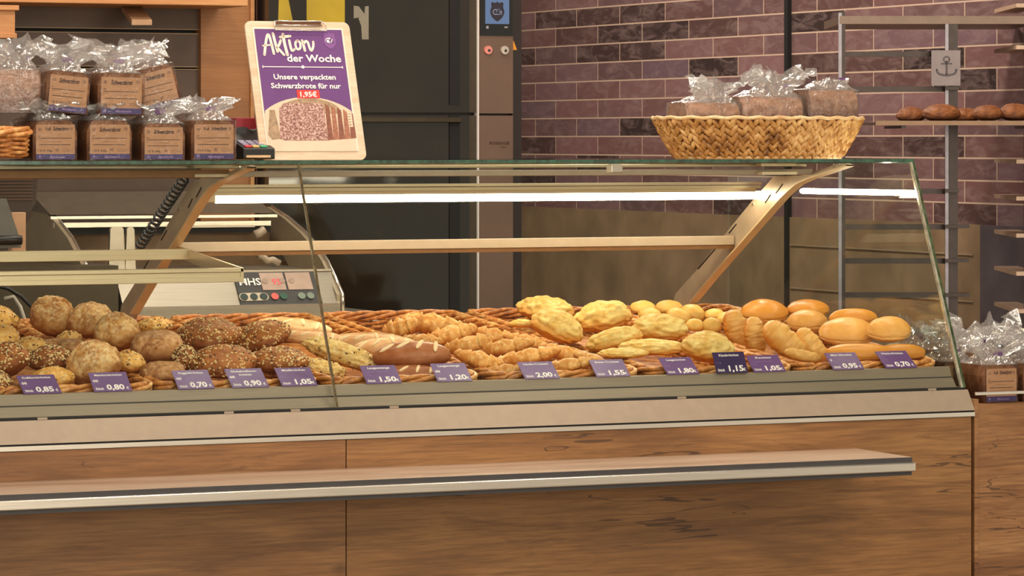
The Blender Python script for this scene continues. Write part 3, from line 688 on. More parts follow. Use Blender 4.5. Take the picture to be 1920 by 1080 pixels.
# cantilever brackets
BR = [(1601, 309), (1568, 320.5), (1532, 331.7), (1507, 342.8), (1490, 356.7), (1476, 370.5), (1434, 418), (1390, 468), (1351, 512), (1307, 565), (1290, 590),
      (1262, 590), (1273, 551), (1315, 504), (1379, 423), (1418, 376), (1457, 331.7), (1487, 329), (1507, 329), (1534, 322), (1568, 310), (1590, 305.5)]
bp = [atX(px, py, XR) for px, py in BR]
M['bracket'] = plain('brushed_bracket', (176, 156, 132), 0.4, 0.2, 0.06, 20)
M['bracket_edge'] = plain('bracket_flange', (212, 190, 150), 0.4, 0.2, 0.06, 20)
g = G(); g.prism([p - Vector((XR, 0, 0)) for p in bp], (-0.010, 0, 0)); b1 = g.build('bracket', M['bracket'], ct); b1.location.x = XR
fl_ = [p - Vector((XR, 0, 0)) for p in bp[:10]]
g = G(); n_ = len(fl_)
for i in range(n_ - 1):
    a, b = fl_[i], fl_[i + 1]; o_ = Vector((0, -0.003, -0.003))
    g.add([a, b, b + Vector((-.022, 0, 0)), a + Vector((-.022, 0, 0)), a + o_, b + o_, b + o_ + Vector((-.022, 0, 0)), a + o_ + Vector((-.022, 0, 0))],
          [(0, 1, 2, 3), (4, 7, 6, 5), (0, 4, 5, 1), (3, 2, 6, 7)])
g.build('flange', M['bracket_edge'], b1)
for (pa, pb) in (((1388, 420), (1374, 437)), ((1357, 456), (1316, 504)), ((1452, 365), (1442, 380)), ((1475, 345), (1462, 362))):
    g = G(); g.tube([atX(*pa, XR) - Vector((XR - 0.0005 + 0.010, 0, 0)), atX(*pb, XR) - Vector((XR - 0.0005 + 0.010, 0, 0))], 0.0022, 6)
    g.build('slot', M['blackgap'], b1)
for pp in ((1391, 462), (1366, 462), (1420, 383), (1572, 311)):
    g = G(); g.disc(atX(*pp, XR) - Vector((XR + 0.010, 0, 0)), 0.004, (-1, 0, 0), 0.003, 10)
    g.build('screw', M['alu_bright'], b1)
b2 = copy_tree(b1, ct); b2.location.x = XL
# rails under the top, lamp housing, tube, middle rail
def rail(name, xa, xb, y, z0, z1, m, d=0.02): 
    g = G(); g.box((xa, y, z0), (xb, y + d, z1)); return g.build(name, m, ct, 0.0015)
rail('top_profile', XW, XR - 0.02, 0.43, 1.283, 1.290, M['steel_warm'])
rail('top_profile', XW, XR - 0.01, 0.42, 1.265, 1.278, M['alu'], 0.03)
rail('fascia_profile', XW, XL - 0.005, 0.40, 1.2635, 1.282, M['brown_profile'], 0.018)
for x in (-0.56, 0.80):
    g = G(); g.box((x, 0.395, 1.285), (x + 0.09, 0.42, 1.291)); g.box((x, 0.39, 1.2655), (x + 0.09, 0.42, 1.272)); g.build('profile_cover', plain('pale_cover', (206, 186, 152), 0.4), ct)
g = G(); xa, xb = XL + 0.012, XR - 0.045
g.box((xa, 0.60, 1.2405), (xb, 0.68, 1.2455)); g.box((xa, 0.605, 1.2315), (xb, 0.69, 1.2385)); g.box((xa, 0.63, 1.2225), (xb, 0.72, 1.2320)); hs = g.build('lamp_housing', M['steel_warm'], ct)
def capsule(xa, xb, y, z, r):
    n = 6; return ([(xa + r * (1 - math.cos(k / n * math.pi / 2)), y, z) for k in range(n + 1)] + [(xb - r * (1 - math.cos((n - k) / n * math.pi / 2)), y, z) for k in range(n + 1)],
                   [max(1e-4, r * math.sin(k / n * math.pi / 2)) for k in range(n + 1)] + [max(1e-4, r * math.sin((n - k) / n * math.pi / 2)) for k in range(n + 1)])
tl, trr = atY(399, 371, 0.67), atY(1432, 365, 0.67)
pth, rad = capsule(tl.x, trr.x, 0.67, trr.z - 0.001, 0.0095)
g = G(); g.tube(pth, rad, 14); g.build('lamp_tube', M['led'], ct)
pa, pb = atX(1502, 358, XE - 0.010), atX(1716, 362, XE - 0.010)
g = G(); g.tube([pa + (pb - pa) * t for t in (0, .004, .02, .98, .996, 1)], [.001, .005, .0066, .0066, .005, .001], 12); g.build('end_glow_tube', M['led'], ct)  # glowing tube drawn where a bright line runs along the end pane
g = G(); g.box((tl.x - 0.03, 0.655, trr.z - 0.009), (tl.x + 0.002, 0.685, trr.z + 0.008)); g.build('lamp_socket', M['steel_warm'], ct, 0.002); g = G(); g.box((trr.x - 0.002, 0.655, trr.z - 0.009), (trr.x + 0.03, 0.685, trr.z + 0.008)); g.build('lamp_socket', M['steel_warm'], ct, 0.002)
g = G(); g.box((XL, 0.80, 1.094), (XR - 0.012, 0.815, 1.1155)); mr = g.build('middle_rail', M['alu'], ct, 0.001)
g = G(); g.box((XL, 0.803, 1.0845), (XR - 0.012, 0.83, 1.094)); g.build('rail_underside', M['brown_profile'], mr)
# intermediate shelf frame of the left bay
sh_b, sh_f = 0.664, 0.3243
g = G(); g.box((XW, sh_b, 1.082), (XL, sh_b + 0.015, 1.1055)); g.build('shelf_back_bar', M['steel_warm'], ct, 0.001)
g = G(); g.box((XW, sh_f, 1.066), (XL, sh_f + 0.03, 1.0745)); g.box((XW, sh_f + .004, 1.055), (XL, sh_f + 0.02, 1.066)); g.box((XW, sh_f - 0.002, 1.045), (XL, sh_f + 0.012, 1.056)); g.build('shelf_front_bar', M['steel_warm'], ct, 0.001)
g = G(); g.prism([(XL - .006, sh_f, 1.0745), (XL - .006, sh_b + .1, 1.112), (XL - .006, sh_b + .1, 1.09), (XL - .006, sh_f + .1, 1.05), (XL - .006, sh_f, 1.045)], (0.006, 0, 0)); g.build('shelf_arm', M['steel_warm'], ct)
# coiled lead beside the bracket
ca, cb = atX(345, 336, XL - 0.03), atX(262, 462, XL - 0.03)
N_ = 17; ax = (cb - ca); u_ = ax.orthogonal().normalized(); v_ = ax.cross(u_).normalized()
g = G(); g.tube([ca + ax * (i / (N_ * 10)) + (u_ * math.cos(i / 10 * 2 * math.pi) + v_ * math.sin(i / 10 * 2 * math.pi)) * 0.0100 for i in range(N_ * 10 + 1)], 0.0031, 6)
tag(g.build('coiled_cable', M['black']), 'black coiled cable stretched beside the left bracket', 'cable')
g = G(); g.tube([atY(px, py, 1.24) for px, py in ((8, 560), (25, 556), (38, 575), (45, 596), (50, 640))], 0.0045, 8); tag(g.build('power_cable', plain('white_cable', (206, 196, 182), 0.4)), 'white cable hanging behind the leftmost bread basket', 'cable')
g = G(); g.tube([atY(px, py, 1.26) for px, py in ((-20, 533), (15, 541), (40, 556), (62, 578), (90, 640))], 0.0045, 8); tag(g.build('power_cable', M['black']), 'dark cable behind the white one at the left', 'cable')

# bag ledge in front of the counter
zl = 0.6775; ld = -0.275
XG = atY(1710, 852, ld).x
g = G(); g.box((XW, ld + 0.003, zl - 0.013), (XG, YF, zl)); led_ = g.build('bag_ledge', M['oak_shelf'], ct)
g = G(); g.box((XW, ld - 0.001, zl - 0.0105), (XG, ld + 0.004, zl - 0.0005)); g.build('upper_edge_band', M['dark_edge'], led_)
g = G(); g.box((XW, ld - 0.008, zl - 0.030), (XG + 0.005, ld + 0.02, zl - 0.0105)); g.build('edge_profile', M['alu_bright'], led_, 0.0025)
g = G(); g.box((XW, ld + 0.001, zl - 0.038), (XG, YF, zl - 0.030)); g.build('lower_edge_band', M['dark_edge'], led_)

# ================================================================== WICKER
def willow(name, dark, mid, light, sc_=60):
    n = NT(name); v = n.noise(n.coord((1, 1, 1)), sc_, 3, 0.6); v2 = n.noise(n.coord((1, 1, 1)), 9, 2)
    c = n.ramp(n.math('ADD', n.math('MULTIPLY', v, 0.6), n.math('MULTIPLY', v2, 0.4)), [(0.34, dark), (0.5, mid), (0.64, light)])
    n.base(c); n.b.inputs['Roughness'].default_value = 0.42; n.bump(v, 0.2, 0.001); return n.m
M['willow'] = willow('brown_willow', (104, 56, 22), (178, 108, 48), (226, 170, 98))
M['willow_rim'] = willow('willow_rim', (124, 68, 26), (198, 126, 58), (238, 190, 122))
M['hyacinth'] = willow('water_hyacinth', (104, 60, 24), (184, 130, 68), (226, 182, 118), 45)

def rr_path(w, d, r, step):
    """Rounded rectangle as a list of (x, y), anticlockwise from the front left."""
    pts = []
    def arc(cx, cy, a0):
        n = max(3, int(r * 1.57 / step))
        for k in range(n): pts.append((cx + r * math.cos(a0 + k / n * math.pi / 2), cy + r * math.sin(a0 + k / n * math.pi / 2)))
    def seg(a, b):
        n = max(1, int(math.dist(a, b) / step))
        for k in range(n): pts.append((a[0] + (b[0] - a[0]) * k / n, a[1] + (b[1] - a[1]) * k / n))
    x, y = w / 2, d
    seg((-x + r, 0), (x - r, 0)); arc(x - r, r, -math.pi / 2)
    seg((x, r), (x, y - r)); arc(x - r, y - r, 0)
    seg((x - r, y), (-x + r, y)); arc(-x + r, y - r, math.pi / 2)
    seg((-x, y - r), (-x, r)); arc(-x + r, r, math.pi)
    return pts
def wicker_basket(root, w, d, h_front, h_back, flare=0.012, rows=5, r=0.035, seed=1):
    rnd = random.Random(seed)
    pts = rr_path(w, d, r, 0.012); n = len(pts)
    hgt = lambda y: h_front + (h_back - h_front) * max(0, min(1, y / d)) ** 1.0
    def P(i, f, off=0.0):
        x, y = pts[i % n]
        a, b = Vector(pts[(i - 1) % n]), Vector(pts[(i + 1) % n]); tt = (b - a).normalized(); nx, ny = tt.y, -tt.x
        o = off - flare * (1 - f)
        return Vector((x + nx * o, y + ny * o, 0.008 + (hgt(y) - 0.014) * f))
    g = G()
    for k in range(rows):
        for sub in (0, 1):
            f = (k + 0.3 + 0.4 * sub) / rows
            path = [P(i, f + 0.025 * math.sin(i * 0.7 + k + 3 * sub), 0.0052 * math.sin(i * 1.05 + (k * 2 + sub) * math.pi)) for i in range(n)]
            g.tube(path, 0.0042, 5, 0, True)
    for i in range(0, n, 3):
        g.tube([P(i, 0), P(i, 0.5), P(i, 1.0)], 0.0035, 5)
    g.build('woven_wall', M['willow'], root)
    g = G()
    for s_ in range(4):
        path = []
        m = n
        for i in range(m):
            a = i * 0.34 + s_ * 1.571
            p = P(i, 1.0, 0.0075 * math.cos(a)); p.z += 0.0075 * math.sin(a); path.append(p)
        g.tube(path, 0.0052, 6, 0, True)
    g.build('braided_rim', M['willow_rim'], root)
    g = G(); g.prism([(x * .96, 0.01 + y * .97, 0.004) for x, y in pts], (0, 0, 0.006)); g.build('base_mat', M['willow'], root)

DT = math.atan2(DB.z - DA.z, DB.y - DA.y)
RX = [-1.1, -0.7511, -0.393, -0.0225, 0.3544, 0.7243, 1.0866]
BW = 0.334
names = ['wicker basket at the left frame edge filled with pale seeded rolls',
         'wicker basket holding the rustic and rye rolls, second from the left',
         'wicker basket holding the dark seeded rolls left of the glass seam',
         'wicker basket holding the lye sticks just right of the glass seam',
         'wicker basket holding the croissants in the middle of the counter',
         'wicker basket holding the pale cheese rolls and little knots',
         'wicker basket holding the smooth golden buns at the right end']
bk0 = thing('wicker_basket', names[1], 'basket', ((RX[0] + RX[1]) / 2, 0.085, deck_z(0.085) + 0.001), (DT, 0, 0), 'wicker baskets on the counter deck')
wicker_basket(bk0, BW, 1.02, 0.052, 0.074)
for i in range(2, 7):
    b = copy_tree(bk0); b['label'] = names[i]; b.location.x = (RX[i - 1] + RX[i]) / 2
b = copy_tree(bk0); b['label'] = names[0]; b.location.x = RX[0] - 0.18

# small stacked-reed basket on the glass top at the far left
p = atY(45, 297, 0.30)
sb = thing('reed_basket', 'low brown reed basket on the glass top at the left edge', 'basket', (p.x - 0.13, 0.25, ZT1 + 0.001))
wicker_basket(sb, 0.26, 0.2, 0.064, 0.064, 0.004, 5, 0.03, 5)

# ================================================================== BREAD
M['seed_pale'] = plain('oat_flakes', (226, 196, 138), 0.6, 0, 0.12)
M['seed_dark'] = plain('dark_seeds', (104, 66, 34), 0.6, 0, 0.15)
KINDS = {
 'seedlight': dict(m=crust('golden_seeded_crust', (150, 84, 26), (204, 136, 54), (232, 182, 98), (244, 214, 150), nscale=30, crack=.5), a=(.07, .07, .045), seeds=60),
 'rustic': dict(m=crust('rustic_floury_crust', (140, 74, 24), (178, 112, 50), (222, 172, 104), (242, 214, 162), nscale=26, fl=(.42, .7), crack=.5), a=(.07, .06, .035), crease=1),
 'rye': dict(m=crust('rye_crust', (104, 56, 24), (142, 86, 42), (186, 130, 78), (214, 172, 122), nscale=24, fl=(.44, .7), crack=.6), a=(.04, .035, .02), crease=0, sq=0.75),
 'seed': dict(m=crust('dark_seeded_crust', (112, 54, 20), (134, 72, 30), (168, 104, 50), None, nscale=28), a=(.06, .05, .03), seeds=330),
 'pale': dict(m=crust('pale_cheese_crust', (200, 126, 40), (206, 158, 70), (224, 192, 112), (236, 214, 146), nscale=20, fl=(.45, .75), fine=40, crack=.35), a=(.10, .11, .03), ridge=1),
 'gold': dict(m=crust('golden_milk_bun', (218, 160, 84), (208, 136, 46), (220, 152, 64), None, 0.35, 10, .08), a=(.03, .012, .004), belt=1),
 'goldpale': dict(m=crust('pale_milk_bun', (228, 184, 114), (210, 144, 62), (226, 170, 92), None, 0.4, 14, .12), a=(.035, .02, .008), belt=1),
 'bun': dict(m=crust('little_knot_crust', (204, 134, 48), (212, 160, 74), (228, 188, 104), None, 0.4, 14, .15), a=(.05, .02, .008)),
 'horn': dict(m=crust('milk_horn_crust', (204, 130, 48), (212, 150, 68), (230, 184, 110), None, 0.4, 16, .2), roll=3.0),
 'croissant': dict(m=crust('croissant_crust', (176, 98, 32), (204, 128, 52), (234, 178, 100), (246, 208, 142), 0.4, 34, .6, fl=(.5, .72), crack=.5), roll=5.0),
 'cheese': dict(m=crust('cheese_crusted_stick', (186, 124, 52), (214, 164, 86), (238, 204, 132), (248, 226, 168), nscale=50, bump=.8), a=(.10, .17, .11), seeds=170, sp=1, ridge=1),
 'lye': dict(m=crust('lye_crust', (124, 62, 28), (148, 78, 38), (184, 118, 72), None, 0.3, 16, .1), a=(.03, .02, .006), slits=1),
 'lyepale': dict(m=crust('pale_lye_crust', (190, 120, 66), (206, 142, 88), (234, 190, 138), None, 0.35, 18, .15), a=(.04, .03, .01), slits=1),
}
M['slit'] = plain('pale_score_cut', (240, 208, 160), 0.6, 0, 0.06)
_ico = None
def ico():
    global _ico
    if _ico is None:
        bm = bmesh.new(); bmesh.ops.create_icosphere(bm, subdivisions=5, radius=1.0)
        bm.verts.ensure_lookup_table()
        _ico = ([v.co.copy() for v in bm.verts], [tuple(v.index for v in f.verts) for f in bm.faces]); bm.free()
    return _ico
def nz(p, s, sd): return noise.noise(Vector((p.x * s + sd * 7.3, p.y * s + sd * 3.1, p.z * s - sd * 5.7)))
def bread_shape(kind, rx, ry, rz, sd):
    K = KINDS[kind]; rnd = random.Random(sd)
    if 'roll' in K:                                    # rolled pastry: spiral segments on a bent spindle
        nt, na = 60, 28; vs, fs = [], []
        turns = K['roll']; bend = 0.55 if kind == 'croissant' else 0.35
        for i in range(nt + 1):
            t = -1 + 2 * i / nt
            prof = max(0.0, 1 - abs(t) ** (2.2 if kind == 'croissant' else 3.0)) ** (0.55 if kind == 'croissant' else .5)
            for k in range(na):
                a = 2 * math.pi * k / na
                ph = (t * turns * 0.5 * (1 if t > 0 else -1) + 0.12 * math.sin(a * 1.0)) % 1.0
                step = 0.74 + 0.30 * (1 - ph) ** 0.7 if kind == 'croissant' else 0.965 + 0.045 * (1 - ph) ** 0.8
                q = Vector((t, math.cos(a) * .5, math.sin(a) * .5))
                r_ = prof * step * (1 + 0.14 * nz(q, 3.0, sd) + 0.09 * nz(q, 8.0, sd) + .03 * nz(q, 22.0, sd))
                z = math.sin(a) * r_ * rz; z = z * 0.7 if z < 0 else z
                vs.append(Vector((t * rx, math.cos(a) * r_ * ry + bend * ry * (t * t - .4), z)))
        for i in range(nt):
            for k in range(na):
                l = (k + 1) % na; fs.append((i * na + k, i * na + l, (i + 1) * na + l, (i + 1) * na + k))
        return vs, fs
    V0, F0 = ico(); a1, a2, a3 = K['a']; out = []
    long_ = rx / ry > 1.9
    sq = K.get('sq', 1.0)
    for p in V0:
        n = p.copy()
        x, y, z = p
        if sq < 1.0:
            f_ = lambda v: math.copysign(abs(v) ** sq, v); x, y, z = f_(x), f_(y), f_(z)
        d = 1 + a1 * nz(n, 1.6, sd) + a2 * nz(n, 4.2, sd) + a3 * nz(n, 11.0, sd)
        if K.get('ridge'):
            d += a2 * (.5 if kind == 'pale' else .9) * (0.35 - abs(nz(n, 3.1, sd + 4))) 
        if K.get('crease') and n.z > -0.1:
            c = n.y * 1.0 + 0.25 * math.sin(n.x * 2.5 + sd) - 0.10
            d -= 0.17 * math.exp(-(c / 0.09) ** 2) * min(1, max(0, n.z + .1) * 2); d += 0.05 * math.exp(-((c - .22) / 0.13) ** 2)
        if K.get('belt'):
            d -= 0.05 * math.exp(-((n.z + 0.10 + .10 * nz(n, 3, sd)) / 0.07) ** 2) * (1 + 1.2 * nz(n, 9, sd)); d += .03 * math.exp(-((n.z + .3) / .1) ** 2) * nz(n, 12, sd)
        if long_:
            xx = math.copysign(abs(x) ** 0.85, x)
            x = xx
        q = Vector((x * rx * d, y * ry * d, z * rz * d))
        if q.z < 0: q.z *= 0.62
        out.append(q)
    return out, F0

count = {}
def bread(cat_name, label, kind, px, py, hw, hh, roll=0, tilt=22, yaw=0, depth=None, off=0.0, group=None, name=None, ratio=None):
    K = KINDS[kind]
    # the pile's sloping surface: z = za + zb (Y - .12)
    za, zb = 0.866, 0.142
    if depth is None:
        d = _ray(px, py); s = (za + zb * (EYE.y - 0.12) - EYE.z) / (d.z - zb * d.y)
        s += off
    else: s = (depth - EYE.y) / _ray(px, py).y
    c = EYE + _ray(px, py) * s
    while depth is None and c.x + hw * s / F_PX * 0.92 > 1.080: s -= 0.01; c = EYE + _ray(px, py) * s
    if depth is None and py >= 692: s += 0.07; c = EYE + _ray(px, py) * s
    m = s / F_PX; rx = hw * m; H_ = hh * m
    tl_ = R(10 if tilt == 22 and kind in ('seed', 'rye', 'rustic', 'seedlight', 'pale') else tilt)
    ry = rx * (0.86 if ratio is None else ratio)
    if rx / H_ > 2.4 and ratio is None: ry = max(rx * 0.36, H_ * 1.1)
    if 'roll' in K and ratio is None: ry = H_ * 1.0
    if ry * math.sin(tl_) > H_ * 0.8: tl_ = math.asin(min(0.8, H_ * 0.8 / ry))
    rz = math.sqrt(max((H_ * 0.3) ** 2, H_ * H_ - (ry * math.sin(tl_)) ** 2)) / math.cos(tl_)
    rz *= 1.18
    sd = (int(px * 7 + py * 13) % 997) / 10.0
    vs, fs = bread_shape(kind, rx, ry, rz, sd)
    rot = Matrix.Rotation(-TH, 4, 'Z') @ Matrix.Rotation(R(-roll), 4, 'Y') @ Matrix.Rotation(tl_, 4, 'X') @ Matrix.Rotation(R(yaw), 4, 'Z')
    g = G(); g.add(vs, fs, 0, True)
    o = g.build(name or cat_name.replace(' ', '_'), K['m'])
    o.matrix_world = Matrix.Translation(c) @ rot
    tag(o, label, cat_name, group)
    rnd = random.Random(int(sd * 10))
    if K.get('seeds'):
        gs = G(); nv = len(vs); k = 0; tries = 0
        while k < K['seeds'] and tries < 4000:
            tries += 1
            i = rnd.randrange(nv); p = vs[i]
            if p.z < -0.12 * rz and not K.get('sp'): continue
            if p.z < 0.25 * rz and rnd.random() < .6 and not K.get('sp'): continue
            nrm = Vector((p.x / rx ** 2, p.y / ry ** 2, p.z / rz ** 2)).normalized()
            mt = nrm.to_track_quat('Z', 'Y').to_matrix() @ Matrix.Rotation(rnd.uniform(0, 6.28), 3, 'Z') @ Matrix.Rotation(rnd.uniform(-.5, .5), 3, 'X')
            L_ = rnd.uniform(.0022, .0044)
            gs.ell(p + nrm * 0.0004, L_, L_ * .6, .0011, mt, 6, 3, 0 if rnd.random() < .72 else 1); k += 1
        sdo = gs.build('seed_topping', [M['seed_pale'], M['seed_dark']], o)
        sdo['kind'] = 'stuff'
    if K.get('slits'):
        for q in (-.62, -.2, .22, .62):
            x = q * rx; yy = -0.30 * ry * (1 if rnd.random() < .8 else .3)
            e = max(0.05, 1 - (abs(q) / 1.0) ** 2.3 - (yy / ry) ** 2)
            zz = math.sqrt(e) * rz * 0.97
            nrm = Vector((x / rx ** 2, yy / ry ** 2, zz / rz ** 2)).normalized()
            mt = nrm.to_track_quat('Z', 'Y').to_matrix() @ Matrix.Rotation(R(55 + rnd.uniform(-12, 12)), 3, 'Z')
            gs = G(); gs.ell((x, yy, zz - .0005), ry * .55, ry * .16, 0.0035, mt, 14, 6); gs.build('score_cut', M['slit'], o)
    return o

RG = 'rolls piled in the left baskets'
def rolls(lst, grp):
    for e in lst:
        kw = e[7] if len(e) > 7 else {}
        bread(e[1], e[0], *e[2:7], group=grp, **kw)
rolls([
 ('half-hidden golden seeded roll cut by the left frame edge, upper one', 'bread roll', 'seedlight', -6, 606, 40, 28),
 ('golden seeded roll at the left frame edge, below the upper one', 'bread roll', 'seedlight', 2, 640, 36, 28),
 ('round floury roll standing highest at the left, facing forward', 'bread roll', 'rustic', 97, 597, 42, 39, dict(tilt=38, roll=-12)),
 ('floury split roll right of the round upright one', 'bread roll', 'rustic', 170, 607, 43, 34, dict(tilt=24, roll=8)),
 ('dusty brown roll with small holes, right of the split roll', 'bread roll', 'rustic', 219, 630, 44, 38, dict(tilt=20, roll=10, off=-.06)),
 ('pale seeded roll showing its top behind the rye roll', 'bread roll', 'seedlight', 290, 614, 34, 17, dict(off=.05)),
 ('small piece of seeded roll below the split roll', 'bread roll', 'seedlight', 130, 637, 24, 14, dict(off=.06)),
 ('yellow seeded roll leaning left of the flat brown roll', 'bread roll', 'seedlight', 58, 657, 34, 22),
 ('flat brown roll below the round upright one', 'bread roll', 'rye', 112, 650, 40, 13, dict(off=.04)),
 ('dark seeded roll resting against the left frame edge', 'bread roll', 'seed', 12, 682, 46, 34, dict(off=-.05, roll=20)),
 ('seeded roll with brown underside above the first price card', 'bread roll', 'seed', 94, 678, 42, 26),
 ('small tan roll behind the crested brown roll', 'bread roll', 'rye', 136, 655, 28, 17, dict(off=.02)),
 ('crested brown farmhouse roll with torn top above the 0,80 card', 'bread roll', 'rustic', 179, 688, 50, 44, dict(tilt=30, roll=18, off=-.05)),
 ('pale seeded roll low behind the 0,85 card', 'bread roll', 'seedlight', 100, 712, 42, 21),
 ('dark seeded roll cut by the lower left frame edge', 'bread roll', 'seed', -6, 722, 30, 22),
 ('pale roll with dark holes beside the crested brown roll', 'bread roll', 'seedlight', 243, 684, 30, 22),
 ('squarish dark rye roll stacked above the 0,70 card', 'bread roll', 'rye', 294, 656, 49, 31, dict(tilt=14, off=-.06)),
 ('light tan roll under the squarish rye roll', 'bread roll', 'rye', 305, 702, 44, 20),
 ('dark seeded roll squeezed right of the squarish rye roll', 'bread roll', 'seed', 346, 680, 26, 28, dict(off=.03)),
 ('seeded dark roll at the top left of its basket, brown side showing', 'bread roll', 'seed', 392, 630, 62, 30, dict(tilt=18, off=.0)),
 ('seeded dark roll at the top right of its basket', 'bread roll', 'seed', 492, 634, 54, 28, dict(tilt=18, roll=14)),
 ('seeded dark roll above the 0,90 card', 'bread roll', 'seed', 419, 682, 63, 31, dict(tilt=20)),
 ('seeded dark roll above the 1,05 card left of the seam', 'bread roll', 'seed', 522, 680, 56, 26, dict(tilt=22)),
], RG)
rolls([
 ('pale layered cheese stick at the back left of the seam', 'bread stick', 'lyepale', 552, 612, 70, 14, dict(off=.04, roll=-6)),
 ('second pale layered stick below the back one', 'bread stick', 'lyepale', 585, 634, 62, 13, dict(off=.03, roll=-4)),
 ('seed and cheese crusted stick lying right across the glass seam', 'bread stick', 'cheese', 643, 668, 72, 21, dict(roll=-19, ratio=.3)),
 ('low cheese crusted stick under the one across the seam', 'bread stick', 'cheese', 600, 692, 48, 15, dict(roll=-10)),
 ('pinkish lye stick at the back of its row', 'bread stick', 'lyepale', 690, 639, 74, 14, dict(off=.03)),
 ('lye stick with wide pale cuts in the middle of its row', 'bread stick', 'lyepale', 722, 655, 66, 19, dict(off=.0, roll=4)),
 ('large shiny brown lye stick with pale cuts above the 1,50 card', 'bread stick', 'lye', 772, 671, 74, 27, dict(off=-.05, roll=2, tilt=12)),
 ('lye stick low behind the 1,50 card', 'bread stick', 'lye', 770, 700, 62, 14),
], 'lye and cheese sticks in the basket right of the seam')
rolls([
 ('croissant at the back left of the croissant pile', 'croissant', 'croissant', 752, 616, 36, 20, dict(off=.0, roll=15)),
 ('glossy croissant at the very top of the pile', 'croissant', 'croissant', 812, 610, 62, 21, dict(roll=-8)),
 ('croissant tucked below the topmost one', 'croissant', 'croissant', 846, 630, 52, 20, dict(roll=14)),
 ('small croissant end showing behind the brown lye stick', 'croissant', 'croissant', 792, 640, 40, 13, dict(roll=-4)),
 ('croissant in the second row, right of centre', 'croissant', 'croissant', 926, 630, 46, 15, dict(roll=-10)),
 ('croissant in the second row, left of centre', 'croissant', 'croissant', 880, 648, 50, 18, dict(roll=12)),
 ('croissant in the middle of the pile with deep ridges', 'croissant', 'croissant', 945, 653, 58, 17, dict(roll=8)),
 ('croissant at the right of the second row', 'croissant', 'croissant', 985, 642, 44, 14, dict(roll=-14)),
 ('croissant above the 1,20 card corner', 'croissant', 'croissant', 898, 676, 50, 17, dict(roll=-14)),
 ('long croissant left of the 2,00 card top', 'croissant', 'croissant', 990, 670, 64, 16, dict(roll=10)),
 ('croissant behind the 2,00 card', 'croissant', 'croissant', 950, 696, 50, 13, dict(roll=4)),
 ('croissant between the 2,00 and 1,55 cards, upper', 'croissant', 'croissant', 1058, 664, 50, 15, dict(roll=-16)),
 ('croissant between the 2,00 and 1,55 cards, lower', 'croissant', 'croissant', 1066, 685, 58, 13, dict(roll=8)),
 ('croissant at the right rim above the 1,55 card', 'croissant', 'croissant', 1108, 676, 36, 12, dict(roll=-18)),
], 'croissants heaped in the middle basket')
rolls([
 ('pale cheese roll topmost at the left of its pile', 'cheese roll', 'pale', 1022, 582, 51, 23, dict(roll=-4)),
 ('lumpy pale cheese roll below the topmost one', 'cheese roll', 'pale', 1044, 617, 50, 29, dict(roll=-20, off=-.03)),
 ('pale cheese roll edge poking out at the basket rim', 'cheese roll', 'pale', 978, 608, 22, 8, dict(off=.03)),
 ('large wrinkled pale cheese roll in the centre of its pile', 'cheese roll', 'pale', 1130, 599, 54, 29, dict(roll=8)),
 ('flat golden cheese roll under the wrinkled one', 'cheese roll', 'pale', 1152, 640, 52, 21, dict(roll=14)),
 ('pale cheese roll with smooth golden underside, near the knots', 'cheese roll', 'pale', 1238, 619, 52, 26, dict(roll=-4, off=-.02)),
 ('golden cheese roll low above the 1,80 card', 'cheese roll', 'pale', 1222, 654, 62, 16, dict(off=.02)),
 ('pale cheese roll in front, behind the 1,15 card', 'cheese roll', 'pale', 1327, 656, 50, 29, dict(off=-.03, roll=-8)),
 ('thin golden cheese roll along the front rim', 'cheese roll', 'pale', 1170, 664, 46, 10, dict(off=.02)),
], 'pale cheese rolls')
rolls([
 ('little golden knot furthest left at the back', 'knot roll', 'bun', 1205, 577, 24, 12),
 ('little golden knot second from the left at the back', 'knot roll', 'bun', 1254, 577, 26, 13),
 ('darker little knot in front of the back left one', 'knot roll', 'bun', 1218, 590, 22, 12),
 ('little knot in the middle of the back row', 'knot roll', 'bun', 1272, 593, 24, 14, dict(roll=-20)),
 ('little knot with a crease, right of the middle one', 'knot roll', 'bun', 1300, 588, 24, 15, dict(roll=-18)),
 ('pointed little knot in front of the pile', 'knot roll', 'bun', 1302, 611, 18, 12),
 ('round little knot beside the pointed one', 'knot roll', 'bun', 1335, 613, 20, 15),
 ('little knot at the back right against the golden buns', 'knot roll', 'bun', 1340, 591, 20, 11),
 ('little knot squeezed beside the first milk horn', 'knot roll', 'bun', 1365, 597, 22, 11),
], 'little golden knots')
rolls([
 ('curved milk horn standing left in the horn row', 'milk horn', 'horn', 1378, 618, 38, 22, dict(roll=-74, off=.0)),
 ('curved milk horn standing second in the horn row', 'milk horn', 'horn', 1413, 630, 36, 21, dict(roll=-82, off=-.03)),
 ('large milk horn leaning right above the 1,05 card', 'milk horn', 'horn', 1470, 643, 50, 25, dict(roll=-40, off=-.05)),
 ('milk horn right of the large leaning one', 'milk horn', 'horn', 1520, 648, 38, 19, dict(roll=-50, off=-.03)),
 ('milk horn low behind the leaning one', 'milk horn', 'horn', 1505, 668, 36, 11, dict(roll=-12)),
], 'milk horns')
